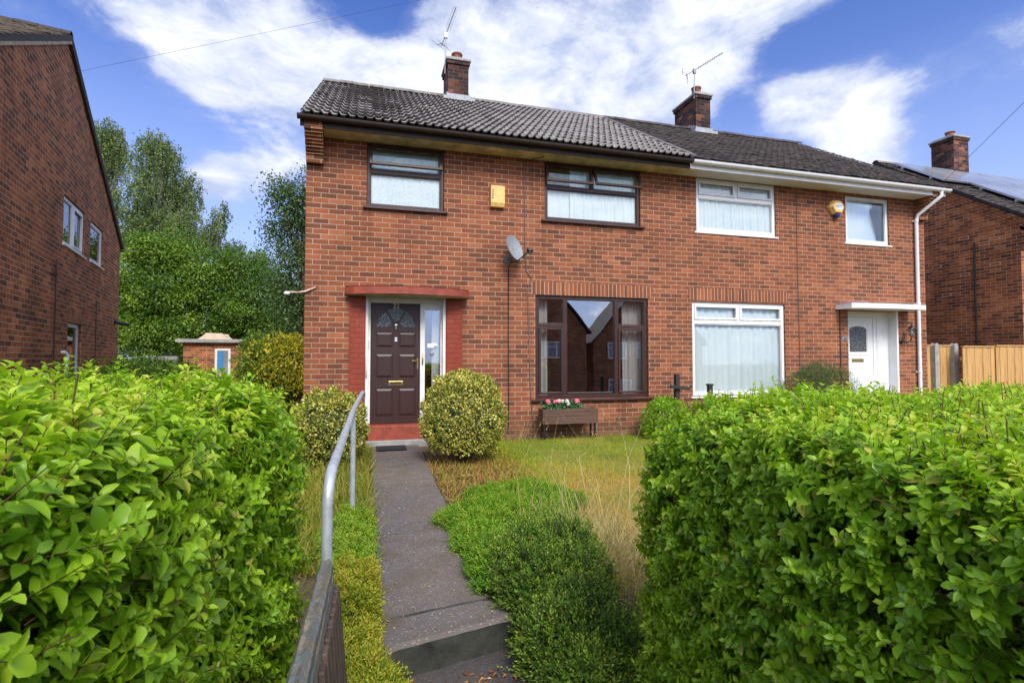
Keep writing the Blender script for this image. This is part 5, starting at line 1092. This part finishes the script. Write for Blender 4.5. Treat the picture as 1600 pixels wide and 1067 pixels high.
# hidden from the lens but seen in the windows and from the side: street trees opposite
for (x, y, h_, lab) in ((-8,-19,7.5,'round street tree opposite, left of the two gabled houses'),(37,-20,9,'tall street tree opposite, right of the two gabled houses')):
    tree('street_tree', lab, x, y, h_, .2, [(x,y,h_*.62,2.4,2.4,2.2),(x+1,y,h_*.4,2,2,1.6),(x-1,y+.5,h_*.42,2,2,1.7)], 9000, .2, .7, M['darkleaf'], (.5,.2), M['bark'], 'broad', 22, .4, seed=18)

# ---- lawn
def lawn():
    n = 210000; X = RNG.uniform(.84,7.5,n); Y = RNG.uniform(2.35,8.62,n)
    edge = 1.95-.35*np.sin(Y*1.7)+np.clip((4.6-Y)*.35,0,1)-.5*np.clip(Y-7.4,0,.6); k = (X > edge*.93) & ((X < 5.4) | (RNG.random(n) < .3)); X, Y = X[k], Y[k]; n = len(X); Z = gz(X, Y)-.01
    P = np.stack([X,Y,Z], 1); dry = np.exp(-((X-3.0)/1.5)**2-((Y-5.1)/1.35)**2)*1.25+.5*np.exp(-((X-2.2)/.7)**2-((Y-4.0)/1)**2)+.18*np.sin(X*3+Y*2)+.12*np.sin(X*7.3-Y*5)
    tn = .20+.52*np.clip(dry,0,1)+RNG.normal(size=n)*.12; T = np.array([0,0,1])+rnd(n, .55); T[:,2] = np.abs(T[:,2])+.35
    lv = Leaves(); lv.bent(P, T, rnd(n)*np.array([1,1,0]), RNG.uniform(.018,.048,n), RNG.uniform(.004,.007,n), np.clip(tn,0,1), rnd(n,.5)); o = lv.build('lawn_grass', M['grass'], None, (3,6,0)); o['kind'] = 'stuff'; tag(o, 'mown lawn grass, green near the house and parched brown in the middle')
lawn()
def lawn_ground():
    m, t = nt('turf_soil'); tc = N(t, 'ShaderNodeTexCoord'); o = tc.outputs['Object']; n = noise(t, o, 1.1, 4, .6); n2 = noise(t, o, 40, 4, .8)
    r = ramp(t, [(.35,(.17,.21,.035)),(.5,(.29,.25,.06)),(.62,(.38,.23,.07))], n); c = mixc(t, r.outputs[0], mixc(t,(.4,.4,.4),(1.4,1.4,1.3),n2), .8, 'MULTIPLY'); p = pbr(t, c, .95, n2, 1, .02); out(t, p.outputs[0]); return m
M['turf'] = lawn_ground()
sheet('turf_base', 1.9, 12.5, 4.2, 8.62, 40, 24, lambda X,Y: gz(X,Y)-.004+.006*np.sin(X*4)*np.cos(Y*3), M['turf'])
sheet('back_lawn', -14, -1.2, 9.0, 40, 30, 40, lambda X,Y: gz(X,Y)+.01, M['turf'])
def tufts(name, label, n, fx, L, W, mat, tone, spread, org, T0=(0,0,1), seedheads=False, kind='stuff'):
    P = fx(n); P[:,2] = gz(P[:,0], P[:,1]); T = np.array(T0)+rnd(n, spread); T[:,2] = np.abs(T[:,2]); lv = Leaves()
    Ls = RNG.uniform(*L, n); tn = np.clip(RNG.normal(tone[0],tone[1],n),0,1); b = rnd(n,.45); b[:,2] -= .35; B = rnd(n)*np.array([1,1,0]); lv.bent(P, T, B, Ls, np.full(n, W), tn, b)
    if seedheads:
        M1 = P+unit(T)*(Ls*.55)[:,None]; T2 = unit(unit(T)+b); E = M1+T2*(Ls*.45)[:,None]
        for j in range(7): lv.quad(E-T2*(j*.012)+rnd(n,.003), unit(T2+rnd(n,.4)), rnd(n), np.full(n,.016), np.full(n,.006), tn)
    o = lv.build(name, mat, None, org); o['kind'] = kind; tag(o, label); return o
def disc(cx, cy, rx, ry): return lambda n: np.stack([cx+RNG.normal(size=n)*rx, cy+RNG.normal(size=n)*ry, np.zeros(n)], 1)
def rect(x0, x1, y0, y1): return lambda n: np.stack([RNG.uniform(x0,x1,n), RNG.uniform(y0,y1,n), np.zeros(n)], 1)
tufts('dry_grass_stalks', 'tall pale dry grass stalks with seed heads over the parched lawn', 64, disc(1.85,4.05,.30,.32), (.55,1.2), .0060, M['straw'], (.5,.25), .34, (1.8,4,0), (.12,.0,1), True)
tufts('dry_grass_clump', 'flattened straw-coloured grass beside the dark shrub', 3000, disc(1.66,3.5,.20,.38), (.18,.55), .005, M['straw'], (.35,.3), 1.1, (1.7,3.3,0), (.3,0,.45))
tufts('long_grass', 'long rough grass between the shrub and the right hedge', 1300, disc(1.38,2.85,.12,.28), (.12,.40), .005, M['grass'], (.35,.2), .5, (1.1,2.8,0))
tufts('dry_grass_at_wall', 'dry straw and weeds along the foot of the front wall', 1300, lambda n: np.stack([RNG.uniform(1.9,5.6,n), 8.72-np.abs(RNG.normal(size=n))*.07, np.zeros(n)],1), (.05,.2), .004, M['straw'], (.3,.3), 1.0, (3.5,8.6,0), (0,-.2,.6))
tufts('dry_twigs', 'bare reddish twigs leaning on the wall left of the planter', 26, disc(2.35,8.4,.22,.08), (.3,.62), .006, M['straw'], (.0,.2), .45, (2.3,8.4,0), (.35,0,1))
tufts('weeds', 'yellow-green weeds and rough grass left of the path', 21000, rect(-1.6,.05,3.9,8.3), (.08,.30), .008, M['weed'], (.46,.2), .6, (-.7,6,0))
tufts('weeds', 'brown and green weeds between the round bush and the heather', 4600, rect(.80,2.0,5.3,7.3), (.03,.13), .008, M['weed'], (.75,.25), .9, (1.4,6,0))
tufts('far_grass', 'long grass and weeds in the side garden behind the left bush', 6000, rect(-3.6,-1.0,8.0,13), (.10,.34), .012, M['weed'], (.25,.2), .5, (-2,10,0))

tufts('edge_grass', 'rough grass at the lawn edge beside the round bush', 5000, lambda n: np.stack([1.95+RNG.normal(size=n)*.16, RNG.uniform(6.0,8.5,n), np.zeros(n)],1), (.02,.06), .006, M['grass'], (.3,.18), .7, (1.9,7,0))
# ---- heathers: thick mats of tiny-leaved sprigs
def mat_of_sprigs(name, label, cx, cy, rx, ry, hgt, n, mat, tone, org=None, kind='stuff', K=12, ang=0, L=(.05,.11), leaf=.021, cat=None, seed=0, lum=.42, w=.0075, outline=None):
    a = RNG.random(n)*2*PI; r = np.sqrt(RNG.random(n)); lx = r*np.cos(a); ly = r*np.sin(a)
    edge = 1+.13*np.sin(a*5+seed)+.08*np.sin(a*9+seed*2); X = cx+(lx*rx*math.cos(ang)-ly*ry*math.sin(ang))*edge; Y = cy+(lx*rx*math.sin(ang)+ly*ry*math.cos(ang))*edge
    bb = bumps(np.stack([X,Y,X*0],1), lum, 15, seed); H = hgt*np.sqrt(np.clip(1-r**2.6,0,1))*(1+bb); P = np.stack([X, Y, gz(X,Y)+H*RNG.uniform(.62,1.0,n)], 1)
    if outline is not None: k = outline(P); P, lx, ly, r, bb = P[k], lx[k], ly[k], r[k], bb[k]; n = len(P)
    D = unit(np.stack([lx*r*1.1, ly*r*1.1, np.full(n,.9)], 1)+rnd(n, .38)); Ls = RNG.uniform(*L, n); u = unit(np.cross(D, rnd(n))); wv = np.cross(D, u); lv = Leaves(); t0 = np.clip(RNG.normal(tone[0],tone[1],n)+bb*.4, 0, 1)
    for k in range(K):
        s = k/K; an = k*2.4; pd = u*math.cos(an)+wv*math.sin(an); T = unit(pd*.75+D*.8+rnd(n,.1)); lv.quad(P+D*(Ls*s)[:,None], T, unit(D-pd*.5), np.full(n, leaf)*RNG.uniform(.7,1.3,n), np.full(n, w), np.clip(t0+.2*s-.1+RNG.normal(size=n)*.05, 0, 1))
    base = (cx, cy, float(gz(cx,cy)))
    if kind == 'stuff': o = lv.build(name, mat, None, base); o['kind'] = 'stuff'; tag(o, label)
    else:
        o = thing(name, label, cat, base); lv.build('foliage', mat, o, base)
    # the mound under the sprigs
    g = 22; rr_ = np.linspace(0,1,g); aa = np.linspace(0,2*PI,41); RR, AA = np.meshgrid(rr_, aa); e2 = 1+.13*np.sin(AA*5+seed)+.08*np.sin(AA*9+seed*2); lx, ly = RR*np.cos(AA), RR*np.sin(AA)
    XX = cx+(lx*rx*math.cos(ang)-ly*ry*math.sin(ang))*e2*.96; YY = cy+(lx*rx*math.sin(ang)+ly*ry*math.cos(ang))*e2*.96; b2 = bumps(np.stack([XX.ravel(),YY.ravel(),XX.ravel()*0],1), lum, 15, seed).reshape(XX.shape)
    ZZ = gz(XX,YY)-.02+hgt*.80*np.sqrt(np.clip(1-RR**2.6,0,1))*(1+b2); i = np.arange(g-1)[None,:]+np.arange(40)[:,None]*g; i = i.ravel()
    mo = np_mesh('inner_growth', np.stack([XX.ravel(),YY.ravel(),ZZ.ravel()],1), np.stack([i,i+1,i+1+g,i+g],1), None, None, M['hedge_core'], o, True, base)
    return o
oh = lambda P: P[:,0] > 0
mat_of_sprigs('heather_mat', 'bright green heather spreading along the right edge of the path', 1.16, 4.35, .50, .78, .16, 6500, M['heather'], (.52,.16), seed=1)
mat_of_sprigs('heather_mat', 'bright green heather behind the dark shrub, towards the lawn', 1.52, 5.0, .52, .55, .15, 4200, M['heather'], (.50,.16), seed=2)
mat_of_sprigs('heather_mat', 'heather narrowing beside the path above the step', 1.0, 3.62, .30, .5, .15, 2600, M['heather'], (.46,.18), seed=3)
mat_of_sprigs('heather_strip', 'golden green heather strip between the gate and the path', -.06, 3.0, .13, .85, .22, 5600, M['heather_y'], (.58,.18), seed=4, L=(.05,.09))
mat_of_sprigs('heather_strip', 'greener end of the heather strip under the handrail', -.12, 4.2, .16, .75, .20, 4200, M['heather'], (.60,.16), seed=5)
mat_of_sprigs('heather_strip', 'golden heather spilling down beside the step', .02, 2.42, .13, .5, .20, 3000, M['heather_y'], (.50,.2), seed=6)
def dwarf(label, mounds, seed, leaf, w, L):
    """one low evergreen made of several lumpy mounds"""
    t = thing('dark_shrub', label, 'shrub', (mounds[0][0], mounds[0][1], float(gz(mounds[0][0], mounds[0][1])))); org = np.array(t.location); lv = Leaves(); st = Leaves(); q = MB()
    for m_, (cx, cy, r, h, n) in enumerate(mounds):
        d = unit(rnd(n)); d[:,2] = np.abs(d[:,2]); lum = 1+bumps(d*2.5+cx*7, .16, 4, seed+m_); P = np.array([cx,cy,float(gz(cx,cy))])+d*np.array([r,r,h])*(lum*(1-RNG.random(n)**2*.30))[:,None]
        D = unit(d+np.array([0,0,.55])+rnd(n,.42)); Ls = RNG.uniform(*L, n)*(1+.7*(RNG.random(n)>.93)); u = unit(np.cross(D, rnd(n))); wv = np.cross(D, u); t0 = RNG.normal(.42,.17,n)+bumps(P, .2, 8, seed)
        for k in range(13):
            s_ = k/13; an = k*2.4; pd = u*math.cos(an)+wv*math.sin(an); T = unit(pd*(1.05-.5*s_)+D*(.45+.7*s_)); lv.quad(P+D*(Ls*s_)[:,None], T, unit(D-pd*.4+rnd(n,.2)), leaf*(1.15-.5*s_)*RNG.uniform(.75,1.25,n), np.full(n, w), np.clip(t0+.38*s_-.15+RNG.normal(size=n)*.06, 0, 1))
        st.stem(P-D*.05, P+D*Ls[:,None], .0018, RNG.random(n))
        b = MB(); b.sphere((0,0,0), 1, 12); V = np.array(b.v); V = V*np.array([r,r,h])*.74*(1+bumps(V*2.5+cx*7, .16, 4, seed+m_))[:,None]+np.array([cx,cy,float(gz(cx,cy))]); q.faces([tuple(v) for v in V], b.f, True)
    lv.build('foliage', M['yew'], t, org); st.build('stems', M['stick'], t, org); q.build('inner_growth', M['hedge_core'], t); return t
dwarf('dense dark green dwarf shrub right of the path, next to the parched grass', [(1.10,3.45,.28,.30,1200),(1.36,3.50,.25,.32,1000),(1.02,3.20,.22,.26,800),(1.30,3.22,.24,.26,900),(1.18,3.72,.20,.27,700)], 7, .027, .010, (.05,.11))
dwarf('low spreading dark green shrub covering the right end of the step', [(1.04,2.72,.20,.32,900),(1.22,2.88,.20,.36,850),(1.02,2.98,.16,.26,500),(1.06,2.45,.18,.22,600),(1.26,2.6,.18,.28,600)], 8, .030, .010, (.06,.13))

# ---- litter
def litter(name, label, n, fx, zf, size, org, tone=(.5,.3)):
    P = fx(n); P[:,2] = zf(P[:,0],P[:,1])+.006; lv = Leaves(); T = rnd(n)*np.array([1,1,.25]); Nn = rnd(n,.35)+np.array([0,0,1]); L = RNG.uniform(*size, n); lv.fold(P, T, Nn, L, L*.6, np.clip(RNG.normal(*tone, n),0,1), cup=.3, droop=.1); o = lv.build(name, M['litter'], None, org); o['kind'] = 'stuff'; tag(o, label)
pzv = np.vectorize(pz)
litter('path_litter', 'tiny dry leaves and petals scattered on the path', 520, rect(.11,.74,2.95,8.0), lambda x,y: pzv(y), (.006,.017), (.4,5,0), (.8,.2))
litter('gateway_litter', 'fallen brown leaves on the gateway slab below the step', 420, lambda n: np.stack([.05+RNG.random(n)*1.05, 2.80-np.abs(RNG.normal(size=n))*.35, np.zeros(n)],1), lambda x,y: gz(x,y)+.004, (.012,.035), (.5,2.4,0), (.4,.3))
litter('bed_litter', 'reddish dead leaves in the bed at the foot of the round bush', 1700, rect(.80,2.0,5.3,7.9), gz, (.015,.05), (1.4,6,0), (.35,.25))

# ---- flowers in the planter
M['petal_r'] = plain('red_pink_petals', (.75,.14,.22), .5, .25, 40, .1, c2=(.80,.30,.34)); M['petal_w'] = plain('white_petals', (.80,.80,.68), .5, .1, 40, .1); M['fleaf'] = leafmat('flower_leaf', [(0,(.03,.10,.03)),(1,(.10,.26,.09))], .4, .3)
fl = [('red', 2.98, 'coral red flowers at the left end of the planter, by the window frame'), ('red', 3.12, 'red flowers second from the left in the planter'), ('white', 3.22, 'white flower cluster in the middle of the planter'), ('white', 3.36, 'small white flowers right of the middle of the planter'), ('red', 3.50, 'pink flowers at the right end of the bunch in the planter')]
for i, (c_, x, lab) in enumerate(fl):
    t = thing('flowering_plant', lab, 'flowers', (x, 8.5, .43), 0, 'artificial flowers in the planter'); org = np.array(t.location)
    n = 130; P = org+rnd(n)*np.array([.055,.045,.02])+np.array([0,0,.06]); P[:,2] += RNG.uniform(-.05,.06,n); lv = Leaves(); L = RNG.uniform(.03,.055,n); lv.fold(P, unit(rnd(n)+np.array([0,-.3,.2])), unit(rnd(n,.6)+np.array([0,-.5,.7])), L, L*.7, RNG.random(n)); lv.build('foliage', M['fleaf'], t, org)
    for j in range(3):
        q = MB(); cx, cy, cz = x+random.uniform(-.05,.05), 8.46+random.uniform(-.04,.04), .56+random.uniform(-.02,.045)
        for _ in range(16):
            v = Vector([random.gauss(0,1) for _ in range(3)]).normalized()*.026; q.sphere((cx+v.x,cy+v.y,cz+v.z), .013, 4, (1,1,.7))
        q.build('bloom', M['petal_r'] if c_ == 'red' else M['petal_w'], t)
        q = MB(); q.tube([(x,8.5,.42),(cx,cy,cz)], .003, 5); q.build('stalk', M['fleaf'], t)

# ------------------------------------------------------------------ sky, sun, camera
W = bpy.data.worlds.new('World'); S.world = W; W.use_nodes = True; t = W.node_tree; t.nodes.clear()
SUN_EL, SUN_AZ = 46, 176        # compass bearing of the sun from +Y, clockwise: behind the camera
sky = N(t, 'ShaderNodeTexSky'); sky.sky_type = 'NISHITA'; sky.sun_disc = False; sky.sun_elevation = R(SUN_EL); sky.sun_rotation = R(SUN_AZ); sky.air_density = 1.2; sky.dust_density = .4; sky.ozone_density = 3.0; sky.altitude = 100
tc = N(t, 'ShaderNodeTexCoord'); nv = N(t, 'ShaderNodeVectorMath', operation='NORMALIZE'); t.links.new(tc.outputs['Generated'], nv.inputs[0]); sp = N(t, 'ShaderNodeSeparateXYZ'); t.links.new(nv.outputs[0], sp.inputs[0])
az = mth(t, 'MULTIPLY', mth(t, 'ARCTAN2', sp.outputs[0], sp.outputs[1]), 180/PI); el = mth(t, 'MULTIPLY', mth(t, 'ARCSINE', sp.outputs[2]), 180/PI)
# cloud banks: (bearing, elevation, half-width, half-height, weight), all in degrees on the sky itself
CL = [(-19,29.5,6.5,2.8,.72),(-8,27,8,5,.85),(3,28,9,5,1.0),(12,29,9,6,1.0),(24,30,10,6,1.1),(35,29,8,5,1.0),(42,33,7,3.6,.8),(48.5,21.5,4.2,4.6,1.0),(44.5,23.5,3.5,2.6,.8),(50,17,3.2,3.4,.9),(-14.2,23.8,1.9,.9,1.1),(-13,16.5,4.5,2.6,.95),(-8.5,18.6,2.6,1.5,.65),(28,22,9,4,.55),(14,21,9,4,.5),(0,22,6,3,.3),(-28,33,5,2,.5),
      (90,34,18,16,1.1),(-80,34,20,16,1.1),(125,32,26,20,1.3),(170,38,32,26,1.4),(-170,38,32,26,1.4),(-130,34,26,20,1.3),(20,50,25,9,.8),(-30,58,20,9,.7)]  # out-of-view banks; those behind the camera added to brighten the hedge sides
HO = [(45.5,28.0,4,1.7,1.2),(39.5,24,2.5,2.5,.6),(1,33.5,3.2,2.4,1.0),(-26,21,6,3.5,.8),(54,29,5,3.5,.9),(-3,22,6,3,.35)]
def blob(L):
    acc = None
    for a0, e0, wa, we, g in L:
        da = mth(t, 'DIVIDE', mth(t, 'SUBTRACT', az, a0), wa); de = mth(t, 'DIVIDE', mth(t, 'SUBTRACT', el, e0), we)
        s = mth(t, 'ADD', mth(t, 'MULTIPLY', da, da), mth(t, 'MULTIPLY', de, de)); v = mth(t, 'MULTIPLY', mth(t, 'EXPONENT', mth(t, 'MULTIPLY', s, -1)), g); acc = v if acc is None else mth(t, 'ADD', acc, v)
    return acc
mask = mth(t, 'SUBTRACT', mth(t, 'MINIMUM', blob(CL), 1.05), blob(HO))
mp = N(t, 'ShaderNodeMapping'); mp.inputs['Rotation'].default_value = (0,.5,.3); mp.inputs['Scale'].default_value = (1,1,1.9); t.links.new(nv.outputs[0], mp.inputs[0])
n1 = noise(t, mp.outputs[0], 5.0, 10, .60, .22); n3 = noise(t, mp.outputs[0], 8.5, 8, .62, .3)
dn = mth(t, 'ADD', mask, mth(t, 'MULTIPLY', mth(t, 'SUBTRACT', n1, .5), 2.6))
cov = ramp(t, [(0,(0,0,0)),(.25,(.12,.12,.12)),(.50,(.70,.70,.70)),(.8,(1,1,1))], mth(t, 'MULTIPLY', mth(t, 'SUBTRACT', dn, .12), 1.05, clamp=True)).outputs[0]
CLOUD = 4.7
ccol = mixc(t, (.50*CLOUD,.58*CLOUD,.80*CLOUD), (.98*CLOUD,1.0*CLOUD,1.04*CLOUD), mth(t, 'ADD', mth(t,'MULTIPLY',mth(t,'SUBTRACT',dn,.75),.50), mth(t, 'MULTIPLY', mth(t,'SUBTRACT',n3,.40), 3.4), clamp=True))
skc = mixc(t, sky.outputs[0], (.31,.42,.76), 1.0, 'MULTIPLY')
hz = ramp(t, [(0,(1,1,1)),(.15,(.85,.85,.85)),(.27,(.55,.55,.55)),(.45,(.12,.12,.12)),(.6,(0,0,0))], mth(t, 'DIVIDE', el, 60, clamp=True)).outputs[0]
skc = mixc(t, skc, (2.9,3.5,5.3), mth(t, 'MULTIPLY', hz, .75))
sdv = N(t, 'ShaderNodeVectorMath', operation='DOT_PRODUCT'); t.links.new(nv.outputs[0], sdv.inputs[0]); sdv.inputs[1].default_value = (math.sin(R(SUN_AZ))*math.cos(R(SUN_EL)), math.cos(R(SUN_AZ))*math.cos(R(SUN_EL)), math.sin(R(SUN_EL)))
glow = mth(t, 'ADD', mth(t, 'MULTIPLY', mth(t, 'POWER', mth(t, 'MAXIMUM', sdv.outputs['Value'], 0), 1.5), 1.5), 1)  # clouds brightened towards the sun, adding fill from behind the camera
vs_ = N(t, 'ShaderNodeVectorMath', operation='SCALE'); t.links.new(ccol, vs_.inputs[0]); t.links.new(glow, vs_.inputs['Scale'])
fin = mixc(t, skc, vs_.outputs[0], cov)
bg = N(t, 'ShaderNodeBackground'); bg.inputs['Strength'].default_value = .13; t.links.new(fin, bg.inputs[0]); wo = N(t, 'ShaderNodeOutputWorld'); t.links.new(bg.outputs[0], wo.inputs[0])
sd_ = bpy.data.lights.new('sun', 'SUN'); sd_.energy = 2.0; sd_.angle = R(22); sd_.color = (1.0,.95,.88); so = bpy.data.objects.new('sun', sd_); COL.objects.link(so)
a_, e_ = R(SUN_AZ), R(SUN_EL); dirv = Vector((math.sin(a_)*math.cos(e_), math.cos(a_)*math.cos(e_), math.sin(e_))); so.rotation_euler = (-dirv).to_track_quat('-Z', 'Y').to_euler(); so.location = (0,-4,12)
cd = bpy.data.cameras.new('camera'); cam = bpy.data.objects.new('camera', cd); COL.objects.link(cam); cam.location = (0,0,EYE); cam.rotation_euler = (R(91.9), 0, R(-15.5)); cd.sensor_width = 36; cd.lens = 820/1600*36; cd.clip_start = .02; cd.clip_end = 1500
cd.dof.use_dof = True; cd.dof.focus_distance = 4.5; cd.dof.aperture_fstop = 13
S.camera = cam
S.view_settings.view_transform = 'Standard'; S.view_settings.look = 'None'; S.view_settings.gamma = 1; S.view_settings.exposure = 0.9; S.view_settings.use_curve_mapping = False
S.cycles.max_bounces = 8; S.cycles.transparent_max_bounces = 12; S.cycles.diffuse_bounces = 3; S.cycles.glossy_bounces = 3; S.cycles.caustics_reflective = False; S.cycles.caustics_refractive = False
